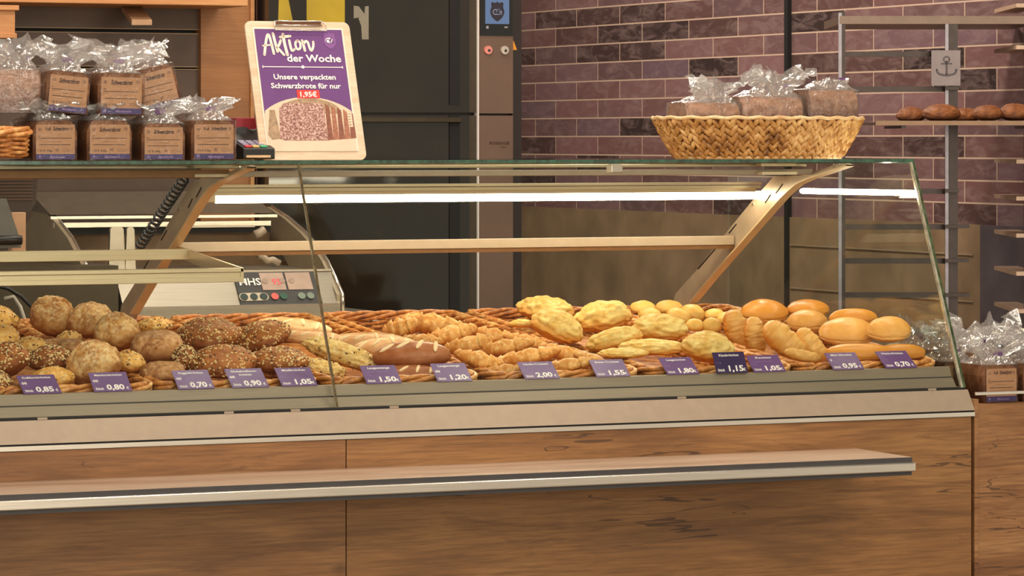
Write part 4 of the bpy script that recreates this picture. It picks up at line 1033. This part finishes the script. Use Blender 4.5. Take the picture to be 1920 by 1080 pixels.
rolls([
 ('deep golden round bun at the back left of the bun pile', 'milk bun', 'gold', 1433, 589, 46, 24, dict(tilt=12)),
 ('golden bun at the back in the middle of the bun pile', 'milk bun', 'gold', 1515, 582, 41, 18, dict(tilt=12, off=.04)),
 ('pale bun with wrinkled side in front of the back bun', 'milk bun', 'goldpale', 1514, 605, 39, 21, dict(tilt=12, off=-.01)),
 ('orange bun half hidden behind the big front bun', 'milk bun', 'gold', 1600, 598, 46, 17, dict(tilt=10, off=.05)),
 ('big shiny bun in front with pale flanks', 'milk bun', 'goldpale', 1589, 626, 54, 27, dict(tilt=14, off=-.04)),
 ('shiny bun at the right end of the pile', 'milk bun', 'goldpale', 1667, 622, 42, 25, dict(tilt=14, off=.0)),
 ('flat orange bun under the big front bun', 'milk bun', 'gold', 1608, 662, 62, 16, dict(off=.02)),
 ('flat orange bun under the right end bun', 'milk bun', 'gold', 1690, 662, 46, 15, dict(off=.02)),
], 'golden milk buns')
# dark loaves on the rack tray
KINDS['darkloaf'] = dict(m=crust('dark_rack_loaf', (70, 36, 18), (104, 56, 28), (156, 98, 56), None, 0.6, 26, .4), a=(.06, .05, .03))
for px, py, hw, hh, dd, lb in ((1708, 218, 28, 15, .1, 'dark loaf at the left end of the rack tray'), (1765, 215, 36, 17, 0, 'crusty loaf in front of the rack post'),
                       (1812, 219, 26, 14, .12, 'dark loaf behind, between two crusty loaves'), (1852, 215, 30, 16, 0, 'crusty loaf right of the rack post'), (1905, 214, 34, 17, .02, 'crusty loaf cut by the right frame edge')):
    s = TR - 0.32 + dd; y_ = (EYE + _ray(px, py) * s).y
    bread('loaf', lb, 'darkloaf', px, py, hw, hh, depth=y_, tilt=8, group='dark loaves on the rack tray')

# ================================================================== PRICE CARDS
cards = [  # bottom-left x, top-left x, width, bottom y, top y, title, title2, price, dark
 (45, 30, 71, 740, 704, 'Kraftkornbr\u00f6tchen', None, '0,85', 0, 1), (177, 165, 71, 735, 699, 'Mehrkornbr\u00f6tchen', None, '0,80', 0, 1), (335, 321, 68, 730, 695, 'Roggenbr\u00f6tchen', None, '0,70', 1, 1),
 (436, 420, 69, 727, 692, 'Dinkelvollkorn-', 'br\u00f6tchen', '0,90', 0, 1), (529, 514, 67, 725, 690, 'M\u00fcslibr\u00f6tchen', None, '1,05', 0, 0), (688, 674, 66, 720, 686, 'Laugenstange', '~', '1,50', 0, 0),
 (821, 806, 65, 717, 682, 'Laugenstange', None, '1,20', 0, 1), (985, 969, 65, 711, 679, 'Schoko-Croissant', None, '2,00', 0, 0), (1119, 1104, 63, 707, 675, 'Butter-Croissant', None, '1,55', 0, 0),
 (1252, 1234, 60, 703, 671, 'Laugenecken', None, '1,80', 0, 0), (1344, 1335, 59, 699, 661, 'K\u00e4sebr\u00f6tchen', None, '1,15', 2, 0), (1414, 1398, 60, 696, 667, 'Knoten', '~', '1,05', 1, 0),
 (1563, 1545, 58, 693, 662, 'Milch H\u00f6rnchen', None, '0,95', 1, 2), (1662, 1640, 58, 690, 659, 'Weiche Br\u00f6tchen', None, '0,70', 1, 0)]
for bx, tx, wpx, by, ty, t1, t2, pr, dk, mk in cards:
    yb = 0.040 if dk != 2 else 0.034
    A = atY(bx, by - 1, yb); A.z = SILL_Z + 0.0012
    B = atX(tx, ty, A.x)
    lean = min(max((B.y - A.y), 0.02), 0.062); 
    Vv = Vector((0, lean, B.z - A.z)); Hh = Vv.length; Vv.normalize()
    Ww = (atY(bx + wpx, by, yb) - atY(bx, by, yb)).x
    lab = {'1,05': None}.get(pr)
    lbl = 'purple price card reading %s with price %s' % (t1.rstrip('-') if t1 != 'Laugenstange' else 'Laugenstange', pr)
    if t1.startswith('Dinkel'): lbl = 'purple price card reading Dinkelvollkornbr\u00f6tchen with price 0,90'
    if dk == 2: lbl = 'upright dark purple price card reading K\u00e4sebr\u00f6tchen with price 1,15'
    r_ = thing('price_card', lbl, 'price card', A, group='price cards along the sill')
    N = U.cross(Vv)
    g = G(); g.prism([Vector((0, 0, 0)), U * Ww, U * Ww + Vv * Hh, Vv * Hh], -N * 0.0012); g.build('card', M['tag_dark' if dk == 2 else 'tag'], r_)
    g = G(); Z = Vector((0, 0, 0))
    put_text(g, t1, Z + U * Ww * .5 + Vv * Hh * .80, U, Vv, Hh * .15, 0.02, align='CENTER', width=Ww * (.34 + .024 * len(t1)))
    if t2 and t2 != '~': put_text(g, t2, Z + U * Ww * .5 + Vv * Hh * .62, U, Vv, Hh * .15, 0.02, align='CENTER', width=Ww * .34)
    put_text(g, 'St\u00fcck', Z + U * Ww * .06 + Vv * Hh * .09, U, Vv, Hh * .17, 0.025, width=Ww * .22)
    if mk == 1: put_text(g, 'oo', Z + U * Ww * .05 + Vv * Hh * .50, U, Vv, Hh * .24, 0.03, width=Ww * .14)
    if mk == 2: put_text(g, 'o', Z + U * Ww * .06 + Vv * Hh * .50, U, Vv, Hh * .26, 0.03, width=Ww * .06)
    g.build('lettering', M['white'], r_)
    g = G(); put_text(g, pr, Z + U * Ww * .36 + Vv * Hh * .09, U, Vv, Hh * .37, 0.034, width=Ww * .47); put_text(g, '\u20ac', Z + U * Ww * .87 + Vv * Hh * .09, U, Vv, Hh * .19, 0.015, width=Ww * .07)
    g.build('price', M['white'], r_)
    g = G()
    if t2 == '~': put_text(g, 'mit K\u00e4se \u00fcberbacken', Z + U * Ww * .12 + Vv * Hh * .60, U, Vv, Hh * .09, 0.0, width=Ww * .62)
    put_text(g, 'a, c, g', Z + U * Ww * .05 + Vv * Hh * (.40 if mk else .47), U, Vv, Hh * .10, width=Ww * .15)
    g.build('small_print', M['lilac'], r_)

# ================================================================== PACKAGED LOAVES
def bag_mesh(w_, d, h, sd, top=0.055, spread=0.055, ny=0.25, lean=0.0, lab=True):
    """Cellophane: close round the loaf, bunched up over it and ending in an untidy ruffled fan."""
    N = 46; rings = []; pts = rr_path(w_, d, min(w_, d) * .18, (2 * (w_ + d)) / 400); m = len(pts)
    cx, cy = 0.0, d * ny
    nzv = lambda a, b, c: noise.noise(Vector((a, b, c)))
    prof = [('b', k / 6 * h * .97) for k in range(7)] + [('s', k / 6) for k in range(1, 7)] + [('f', k / 6) for k in range(1, 7)]
    for kind, q in prof:
        ring = []
        for i in range(N):
            f = i / N; x, y = pts[int(f * m) % m]; a = math.atan2(y - cy, x - cx); ca, sa = math.cos(a), math.sin(a)
            if kind == 'b':
                o = 1.035 + (.022 if lab else .04) * nzv(f * 23 + sd, q * 70, sd * .7); p = Vector((x * o, d / 2 + (y - d / 2) * o, q))
                if y < .01: p.y -= 0.002
            elif kind == 's':
                k_ = 1 - q * .55; z = h * .97 + (0.004 + 0.014 * q) * q
                wr = nzv(ca * 5 + sd, sa * 5, q * 4)
                p = Vector((cx + (x - cx) * k_ + .006 * wr, cy + (y - cy) * k_ + .006 * nzv(ca * 6, sa * 6 + sd, q * 4), z + .014 * wr * q + .004 * math.sin(i * 2.1) * q))
            else:
                rad = (0.45 * math.hypot(x - cx, y - cy)) * (1 - q * .8) + q ** .7 * spread * (1 + .55 * nzv(ca * 2.2 + sd, sa * 2.2, q * 2))
                z = h + .016 + top * q * (1 - .25 * q) * (1 + .95 * nzv(ca * 2.6 + sd * 2, sa * 2.6, q * 1.2)) + .014 * q * nzv(ca * 9, sa * 9 + sd, q * 6)
                cr = 1 + .30 * math.sin(i * 1.7 + 3 * nzv(q * 3, sd, f * 9))
                p = Vector((cx + lean * q + rad * ca * cr + .010 * nzv(i * .9, q * 5, sd), cy + rad * .8 * sa * cr + .010 * nzv(i * .9, q * 5 + 9, sd), z))
            ring.append(p)
        rings.append(ring)
    g = G(); vs = [p for r_ in rings for p in r_]; fs = ([], [])
    for j in range(len(rings) - 1):
        for i in range(N):
            l = (i + 1) % N
            a, b, c, e = j * N + i, j * N + l, (j + 1) * N + l, (j + 1) * N + i
            fs[0 if j < 6 else 1].extend([(a, b, c), (a, c, e)] if (i + j) % 2 else [(a, b, e), (b, c, e)])
    g.add(vs, fs[0], 0, False)
    for f in fs[1]: g.f.append(list(f)); g.mi.append(1); g.sm.append(False)
    return g, Vector((cx, cy - .012, h + .024))

def loaf_mesh(w_, d, h):
    prof = []
    for k in range(17):
        t_ = k / 16; x = -w_ / 2 + w_ * t_
        c = abs(2 * t_ - 1); prof.append((x, h * (1 - .03 * c * c - .27 * max(0, (c - .66) / .34) ** 2)))
    sec = [(-w_ / 2, 0)] + prof + [(w_ / 2, 0)]
    g = G(); g.prism([(x, 0, z) for x, z in sec], (0, d, 0)); return g

def package(label, loc, rz=0, ry=0, w_=0.092, d=0.16, h=0.086, sd=1, voll=False, full=True, top=.05, spread=.05, lab=True, rx=0, lean=0.0, group='packaged rye loaves', xmin=None):
    r_ = thing('packaged_loaf', label, 'packaged bread', loc, (R(rx), R(ry), R(rz)), group)
    loaf_mesh(w_, d, h).build('loaf', M['loaf_dark'] if lab else M['loaf_lit'], r_, 0.003 if lab else 0.009)
    if lab:
        lw, lh = w_ * .88, h * .86
        y0 = -0.0045
        g = G(); g.box((-lw / 2, y0 + .0006, h * .03), (lw / 2, y0 + .0012, h * .03 + lh)); lb = g.build('label', M['kraft'], r_)
        O = Vector((-lw / 2, y0 + .0005, h * .03)); VZ = Vector((0, 0, 1))
        g = G(); put_rect(g, 0, 0, lw, lh * .155, O, U, VZ, 0, .0002); g.build('brand_band', M['purple_dark'], lb)
        g = G(); put_text(g, 'B\u00e4ckerei', O + U * lw * .36 + VZ * lh * .045, U, VZ, lh * .075, .01, width=lw * .38)
        put_stroke(g, [(lw * .10 + lw * .025 * math.cos(a), lh * .08 + lh * .03 * math.sin(a)) for a in [k * .7 for k in range(10)]], lh * .018, O, U, VZ)
        g.build('band_lettering', M['lilac'], lb)
        g = G()
        if voll:
            put_text(g, 'Voll', O + U * lw * .23 + VZ * lh * .83, U, VZ, lh * .14, .025, width=lw * .15)
            put_text(g, 'Schwarzbrot', O + U * lw * .43 + VZ * lh * .83, U, VZ, lh * .16, .036, .35, width=lw * .41)
        else: put_text(g, 'Schwarzbrot', O + U * lw * .23 + VZ * lh * .80, U, VZ, lh * .17, .038, .35, width=lw * .54)
        put_text(g, '1,95 \u20ac', O + U * lw * .05 + VZ * lh * .22, U, VZ, lh * .085, .015, width=lw * .17); put_text(g, '500g', O + U * lw * .26 + VZ * lh * .22, U, VZ, lh * .085, .015, width=lw * .15)
        for y_, xa, xb in ((.66, .05, .12), (.60, .05, .92), (.41, .08, .88)): put_rect(g, lw * xa, lh * y_, lw * xb, lh * (y_ + .018), O, U, VZ)
        g.build('print', M['ink'], lb)
        g = G()
        for y_, xa, xb in ((.55, .05, .16), (.50, .30, .66), (.27, .68, .95), (.22, .68, .93)): put_rect(g, lw * xa, lh * y_, lw * xb, lh * (y_ + .018), O, U, VZ)
        for cx, cy, rr in ((.10, .86, .05), (.90, .88, .05), (.55, .27, .05)):
            put_poly(g, [(lw * cx + lw * rr * math.cos(k * .5236), lh * cy + lw * rr * .9 * math.sin(k * .5236)) for k in range(12)], O, U, VZ)
        g.build('stamp_print', M['ink_soft'], lb)
    bg, nk = bag_mesh(w_ + .006, d + .012, h + .002, sd, top, spread, lean=lean, lab=lab)
    for p in bg.v:
        p.y -= .006
        if xmin is not None and p.x + loc[0] < xmin: p.x = xmin - loc[0] + .12 * (p.x + loc[0] - xmin) * -1
    bg.build('cellophane_bag', [M['film' if lab else 'film_side'], M['film_top']], r_)
    g = G(); g.box((-.010, nk.y - .014, nk.z - .006), (.010, nk.y - .008, nk.z + .003)); g.build('bag_clip', M['purple'], r_)
    return r_

zt = ZT1 + 0.0005
def on_glass(px_c, Y): return Vector((atY(px_c, 297, Y).x, Y, zt))
package('packaged loaf in the lower row, far left beside the reed basket', on_glass(103, .28), 0, 0, .094, sd=11, voll=True, h=.083, top=0.022, spread=0.05)
package('packaged loaf in the lower row, second from the left', on_glass(205, .28), 1, 0, .098, sd=12, h=.083, top=0.02, spread=0.045)
package('packaged loaf in the lower row, third from the left', on_glass(306, .28), -1, 0, .094, sd=13, h=.077, top=0.03, spread=0.055)
package('packaged loaf in the lower row at its right end by the card reader', on_glass(400, .28), 0, 0, .098, sd=14, voll=True, h=.084, top=.03, spread=.055)
p = atY(124, 212, .29); package('packaged loaf in the upper row, left one, tilted slightly', (p.x, .29, p.z), 0, 5, .092, sd=15, h=.086, top=.045, spread=.06)
p = atY(226, 216, .29); package('packaged loaf in the upper row, middle one, facing forward', (p.x, .29, p.z), 0, 1, .100, sd=16, h=.088, top=.05, spread=.08)
p = atY(305, 205, .36); package('packaged loaf leaning behind the upper row, label tilted', (p.x, .36, p.z), -6, -14, .088, sd=17, h=.092, top=.03, spread=.04)
p = atY(50, 212, .37); package('packaged loaf lying sideways at the upper left', (p.x + .02, .36, p.z), 82, 0, .092, sd=18, h=.09, lab=False, top=.045, spread=.05)
p = atY(-22, 235, .34); package('packaged loaf cut by the left frame edge above the reed basket', (p.x - .01, .36, p.z), 20, 0, .092, sd=19, h=.09, lab=False, top=.05, spread=.05)

# loaves at the right, on the low shelf beside the counter
XU = 1.1015
ru = thing('side_shelf_unit', 'low oak shelf unit right of the glass counter', 'shelf unit', (XU, YF, 0))
za_ = atY(1880, 757, YF).z; xr_ = atY(1990, 757, YF).x - XU
g = G(); g.box((0.012, 0, 0.0), (xr_, 0.02, za_ - 0.0005)); g.build('front_panel', M['oak_side'], ru)
g = G(); g.box((0, -0.002, 0.0), (0.0105, 0.5, za_ + 0.012)); g.build('side_board', M['oak_side'], ru)
g = G(); g.box((0.0105, 0.0205, za_ - 0.018), (xr_, 0.5, za_)); g.build('shelf_board', M['oak_side'], ru, .001)
zr = atY(1880, 736, YF).z
g = G(); g.box((0.001, -0.008, zr - .004), (xr_, -0.001, zr + .0035)); g.build('guard_rail', M['alu_bright'], ru, .001)
GS = 'packaged loaves on the side shelf'
package('packaged loaf beside the counter end, partly seen through its end glass', (1.1625, .13, za_ + .001), 0, 0, .088, .14, .085, sd=26, top=.05, spread=.075, xmin=1.106, group=GS)
xq = atY(1876, 750, .0).x
package('packaged loaf on the side shelf, full label in view', (xq, .0, za_ + .001), 0, 0, .088, .12, .084, sd=76, voll=True, top=.05, spread=.075, lean=.01, xmin=1.106, group=GS)
package('packaged loaf on the side shelf cut by the right frame edge', (xq + .104, .0, za_ + .001), 0, 0, .09, .12, .085, sd=62, top=.05, spread=.075, xmin=1.106, group=GS)
package('loaf bag crumpled behind the end glass', (1.170, .29, za_ + .001), 0, 0, .09, .14, .105, sd=33, lab=False, top=.05, spread=.085, lean=-.03, xmin=1.106, group=GS)
package('loaf bag at the back of the side shelf, twisted top standing up', (1.268, .17, za_ + .001), 5, 0, .09, .14, .10, sd=37, lab=False, top=.07, spread=.07, group='packaged loaves on the side shelf', xmin=1.106)

# ================================================================== HYACINTH BASKET WITH LOAVES
hc = Vector((0.836, 0.475, zt))
hb = thing('braided_basket', 'oval braided water hyacinth basket standing on the glass top', 'basket', hc)
Wt, Dt, Wb, Db, Hb = 0.252, 0.135, 0.195, 0.098, 0.092
_at = []
_s = [0.0]
for _i in range(721):
    _a = 2 * math.pi * _i / 720; _at.append((.25 * math.copysign(abs(math.cos(_a)) ** .8, math.cos(_a)), .13 * math.copysign(abs(math.sin(_a)) ** .8, math.sin(_a))))
    if _i: _s.append(_s[-1] + math.dist(_at[-1], _at[-2]))
def oval(f, z, out=0.0):
    t_ = (f % 1.0) * _s[-1]; k = 0
    lo_, hi_ = 0, 720
    while hi_ - lo_ > 1:
        k = (lo_ + hi_) // 2
        if _s[k] <= t_: lo_ = k
        else: hi_ = k
    a = 2 * math.pi * (lo_ + (t_ - _s[lo_]) / max(1e-9, _s[hi_] - _s[lo_])) / 720; q = z / Hb; q2 = q ** 0.8
    rx, ry = Wb + (Wt - Wb) * q2 + out, Db + (Dt - Db) * q2 + out
    return Vector((rx * math.copysign(abs(math.cos(a)) ** .8, math.cos(a)), ry * math.copysign(abs(math.sin(a)) ** .8, math.sin(a)), z))
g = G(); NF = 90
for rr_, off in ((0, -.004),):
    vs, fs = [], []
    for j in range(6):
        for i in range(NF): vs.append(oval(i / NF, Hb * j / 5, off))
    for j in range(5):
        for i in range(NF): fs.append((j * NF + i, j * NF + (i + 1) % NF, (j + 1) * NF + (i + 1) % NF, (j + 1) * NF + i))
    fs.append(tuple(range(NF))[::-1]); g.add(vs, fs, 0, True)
g.build('inner_shell', plain('basket_dark_core', (112, 66, 28), 0.7), hb)  # lining in a darker brown than the strands
g = G(); rnd = random.Random(4); NC = 46
for c in range(NC):
    for side in (-1, 1):
        for k in range(5):
            z = Hb * (k + .5 + (.25 if side > 0 else 0)) / 5.3
            f = (c + .5 + side * .24) / NC
            p = oval(f, z, .002); p2 = oval(f + .004, z, .002); tn = (p2 - p).normalized()
            up_ = (oval(f, min(Hb, z + .01), .002) - oval(f, max(0, z - .01), .002)).normalized(); nr = tn.cross(up_).normalized()
            mt = Matrix((tn, nr, up_)).transposed() @ Matrix.Rotation(R(side * 32 + rnd.uniform(-12, 12)), 3, 'Y')
            g.ell(p, .0068 * rnd.uniform(.8, 1.2), .0056, .0150 * rnd.uniform(.8, 1.2), mt, 8, 6)
wv = g.build('braided_wall', M['hyacinth'], hb)
g = G(); g.tube([oval(i / 120, Hb, .003) + Vector((0, 0, .0015 * math.sin(i * 1.3))) for i in range(120)], .0042, 8, 0, True); g.tube([oval(i / 120, .003, .002) for i in range(120)], .004, 8, 0, True); g.build('rim', willow('pale_rim', (182, 134, 84), (220, 180, 128), (236, 206, 160)), hb)
for pa, pb, ptop, rzz, sd_, tp_, sp_, lb in ((1276, 1385, 192, 90, 41, .045, .055, 'packaged loaf at the left in the braided basket'),
                                   (1385, 1505, 181, 86, 43, .06, .07, 'packaged loaf in the middle of the braided basket, tallest bag'),
                                   (1505, 1604, 168, 92, 47, .006, .02, 'packaged loaf at the right in the braided basket')):
    A_, B_ = atY(pa, ptop, .44), atY(pb, ptop, .44); hgt_ = .082
    package(lb, (B_.x - .004, .475, A_.z - hgt_), rzz, 0, .10, B_.x - A_.x - .012, hgt_, sd=sd_, lab=False, top=tp_, spread=sp_, group='packaged loaves in the braided basket')

# ================================================================== CLIPBOARD WITH POSTER
cl = thing('clipboard', 'wooden clipboard leaning on the counter with purple weekly offer poster', 'clipboard', (atY(490, 298, .35).x, .35, zt))
CU, CV = Vector((1, 0, 0)), Vector((0, .105, .298)).normalized()
CW, CH = 0.2415, 0.316
CN = CU.cross(CV)
def rrect(w_, h_, r, n=6):
    out = []
    for cx, cy, a0 in ((w_ - r, r, -90), (w_ - r, h_ - r, 0), (r, h_ - r, 90), (r, r, 180)):
        for k in range(n + 1): a = R(a0 + 90 * k / n); out.append((cx + r * math.cos(a), cy + r * math.sin(a)))
    return out
Z = Vector((0, 0, 0))
g = G(); g.prism([CU * x + CV * y for x, y in rrect(CW, CH, .014)], -CN * .005); g.build('board', M['board'], cl, .0008)
px0, px1, py0, py1 = CW * .082, CW * .915, CH * .022, CH * .955
g = G(); g.prism([CU * x + CV * y + CN * .0006 for x, y in ((px0 - .004, py0 + .012), (px1 + .004, py0 + .012), (px1 + .004, py1), (px0 - .004, py1))], CN * .0003); pp = g.build('poster', M['paper'], cl)
PO = CU * px0 + CV * (py0 + .012) + CN * .001; PW, PH = px1 - px0, py1 - py0 - .012
g = G(); put_rect(g, 0, PH * .06, PW, PH * .985, PO, CU, CV); g.build('purple_ground', M['purple'], pp)
# picture: pale round board, sliced dark loaf, ear of grain
g = G()
arc_ = [(PW * .5 + PW * .66 * math.cos(a), PH * .10 + PH * .335 * math.sin(a)) for a in [R(8 + k * 164 / 24) for k in range(25)]]
arc_ = [(min(PW, max(0, x)), y) for x, y in arc_] + [(0, PH * .06), (PW, PH * .06)]
put_poly(g, arc_, PO, CU, CV, 0, .0006)
arc2 = [(PW * .52 + PW * .36 * math.cos(a), PH * .30 + PH * .125 * math.sin(a)) for a in [R(k * 180 / 16) for k in range(17)]]
put_poly(g, arc2, PO, CU, CV, 3, .0007)
put_rect(g, 0, 0, PW, PH * .075, PO, CU, CV, 0, .0007)
lx0, lx1, ly0, ly1 = PW * .14, PW * .68, PH * .085, PH * .385
put_poly(g, [(lx0, ly0 + .004), (lx0 + .006, ly1 - .012), (lx0 + .018, ly1), (lx1 - .008, ly1), (lx1, ly1 - .004), (lx1, ly0), (lx0 + .01, ly0)], PO, CU, CV, 1, .0010)
for k in range(5):
    xa = lx1 + k * PW * .066; xb = xa + PW * .066
    put_poly(g, [(xa, ly0 + k * .001), (xb, ly0 + .002 + k * .001), (xb - .001, ly1 - .008 - k * .004), (xa + .004, ly1 - k * .0045)], PO, CU, CV, 2 if k % 2 == 0 else 4, .0010)
for k in range(6):
    put_poly(g, [(PW * .93, PH * .30 - k * .006), (PW * .985, PH * .325 - k * .006), (PW * .995, PH * .30 - k * .006)], PO, CU, CV, 0, .0012)
put_poly(g, [(PW * .01, PH * .13), (PW * .06, PH * .33), (PW * .12, PH * .33), (PW * .15, PH * .10), (PW * .05, PH * .09)], PO, CU, CV, 3, .0008)
crumb = NT('sliced_bread_print'); v = crumb.noise(crumb.coord(), 260, 3, 0.7)
crumb.base(crumb.ramp(v, [(0.36, (104, 62, 52)), (0.5, (164, 116, 104)), (0.62, (216, 184, 172))])); crumb.b.inputs['Roughness'].default_value = .5
g.build('loaf_picture', [plain('picture_pale', (222, 194, 168), .5, 0, .03), crumb.m, plain('slice_brown', (132, 76, 56), .5, 0, .2, 200), plain('picture_grey_brown', (164, 134, 104), .5, 0, .2, 120), plain('slice_light', (160, 102, 76), .5, 0, .2, 200)], pp)
# brush-written first word
g = G(); sT = PW / 158.0           # poster drawn 158 x 221 units wide/high
def pu(x, y): return (x * sT, PH - y * sT * 1.0)
def stroke(pts, wd): put_stroke(g, [pu(3 + (q[0] - 10) * .9 + 6, q[1]) for q in pts], wd * sT, PO, CU, CV, 0, .0012)
stroke([(14, 50), (18, 34), (23, 18), (27, 14), (30, 26), (33, 48)], 4.6); stroke([(13, 34), (22, 33), (33, 32)], 2.8)
stroke([(36, 12), (38, 26), (41, 44)], 4.8); stroke([(50, 24), (45, 33), (41, 36), (47, 43), (53, 50)], 4.4)
stroke([(56, 13), (57, 30), (60, 50)], 5.2); stroke([(50, 18), (60, 17), (70, 16)], 4.6)
stroke([(67, 24), (68, 34), (70, 42), (75, 40)], 4.6); 
stroke([(84, 24), (79, 28), (79, 36), (83, 40), (88, 36), (88, 28), (84, 24), (82, 25)], 4.0)
stroke([(93, 24), (95, 34), (96, 42)], 4.6); stroke([(95, 30), (100, 25), (104, 27), (106, 36), (109, 42), (114, 34), (115, 26)], 4.2)
g.build('brush_lettering', plain('cream_print', (240, 222, 204), .5, 0, .02), pp)
g = G()
def ptext(s_, xc, yb, wd, size): put_text(g, s_, PO + CU * (xc * sT) + CV * (PH - yb * sT), CU, CV, size * sT, .025, align='CENTER', width=wd * sT, lift=.0013)
ptext('der Woche', 101, 62, 98, 18)
ptext('Unsere verpackten', 80, 94, 112, 13); ptext('Schwarzbrote f\u00fcr nur', 80, 110, 126, 13)
put_rect(g, 6 * sT, PH - 72.4 * sT, 152 * sT, PH - 71 * sT, PO, CU, CV, 0, .0012)
for x in (7, 151): put_rect(g, (x - .8) * sT, PH - 74 * sT, (x + .8) * sT, PH - 69.4 * sT, PO, CU, CV, 0, .0012)
put_poly(g, [((79 + 3 * math.cos(k * .628)) * sT, PH - (71.7 + 3 * math.sin(k * .628)) * sT) for k in range(10)], PO, CU, CV, 0, .0013)
g.build('lettering', M['white'], pp)
g = G(); put_rect(g, 62 * sT, PH - 128 * sT, 103 * sT, PH - 113 * sT, PO, CU, CV, 0, .0011); bd = g.build('price_badge', M['red'], pp)
g = G(); ptext('1,95\u20ac', 82, 125, 30, 12.5); g.build('price_lettering', M['white'], pp)
g = G(); put_emblem(g, 134 * sT, PH - 24 * sT, 25 * sT, PO, CU, CV, 0, 1, .0010)
put_poly(g, [((133 + 7 * math.cos(k * .5)) * sT, PH - (23.5 + 5.5 * math.sin(k * .5)) * sT) for k in range(13)], PO, CU, CV, 2, .0011)
g.build('emblem', [plain('emblem_purple', (126, 78, 140), .4), M['purple'], M['white']], pp)
# clip
gx0, gx1 = CW * .275, CW * .73
g = G()
for yy in (CH * .995, CH * .965): g.tube([CU * gx0 + CV * yy + CN * .006, CU * gx1 + CV * yy + CN * .006], .0016, 8)
g.tube([CU * gx0 + CV * CH * .995 + CN * .006, CU * (gx0 - .001) + CV * CH * .93 + CN * .006, CU * (gx1 + .008) + CV * CH * .928 + CN * .006, CU * (gx1 + .008) + CV * CH * .97 + CN * .006, CU * gx1 + CV * CH * .995 + CN * .006], .0014, 8)
g.build('wire_clip', M['alu_bright'], cl)
g = G(); g.prism([CU * x + CV * y + CN * .003 for x, y in ((gx0 + .004, CH * .965), (gx1 - .002, CH * .965), (gx1 - .002, CH * .993), (gx0 + .004, CH * .993))], CN * .002); g.build('clip_plate', plain('bronze_clip', (126, 84, 62), .3, .6), cl)

# ================================================================== CARD READER AND RED BOX
q0, q1 = atY(452, 296, .33), atY(518, 296, .33)
cr = thing('card_reader', 'black card payment terminal with coloured keys between loaf and clipboard', 'card reader', (q0.x, .33, zt), (0, 0, R(6)))
w_ = q1.x - q0.x
g = G(); g.prism([(0.006, 0, 0.002), (0.006, 0, .024), (0.006, .05, .040), (0.006, .075, .066), (0.006, .10, .060), (0.006, .11, .0)], (w_ - .006, 0, 0)); g.build('body', M['black'], cr, .003)
g = G(); g.prism([(w_ * .97, .062, .026), (w_ * .90, .064, .044), (w_ * .76, .066, .060), (w_ * .55, .068, .070), (w_ * .40, .068, .070), (w_ * .25, .066, .064), (w_ * .08, .064, .058), (w_ * .08, .062, .026)], (0, .012, 0)); g.build('privacy_hood', M['black'], cr, .001)
dv = Vector((0, .05, .016)).normalized()
for k, c in enumerate(((206, 70, 76), (226, 190, 120), (60, 168, 120))):
    g = G(); x = .014 + k * .018; O = Vector((x, .006, .0265)); g.prism([O, O + U * .015, O + U * .015 + dv * .010, O + dv * .010], (0, -.0007, .002)); g.build('key', plain('key_%d' % k, c, .4), cr)
g = G()
for r_ in range(3):
    for k in range(3):
        x = .014 + k * .018; O = Vector((x, .019, .0305)) + dv * (r_ * .011); g.prism([O, O + U * .014, O + U * .014 + dv * .008, O + dv * .008], (0, -.0007, .002))
g.build('keypad', plain('grey_keys', (150, 140, 164), .4), cr)
g = G(); g.box((.012, -.0012, .005), (w_ - .010, .001, .010)); g.build('card_slot', plain('slot_pale', (214, 176, 132), .4), cr)
p = atY(443, 240, .44); pb = atY(478, 221, .44)
rb = thing('red_box', 'small dark red box with a yellow base behind the card reader', 'box', (p.x, .44, zt))
g = G(); g.box((0, 0, p.z - zt - .004), (pb.x - p.x + .004, .06, pb.z - zt)); g.build('lid', plain('dark_red', (150, 34, 50), .5), rb, .002)
g = G(); g.box((.002, .001, 0), (pb.x - p.x, .058, p.z - zt - .004)); g.build('box_base', plain('yellow_base', (222, 178, 96), .5), rb)
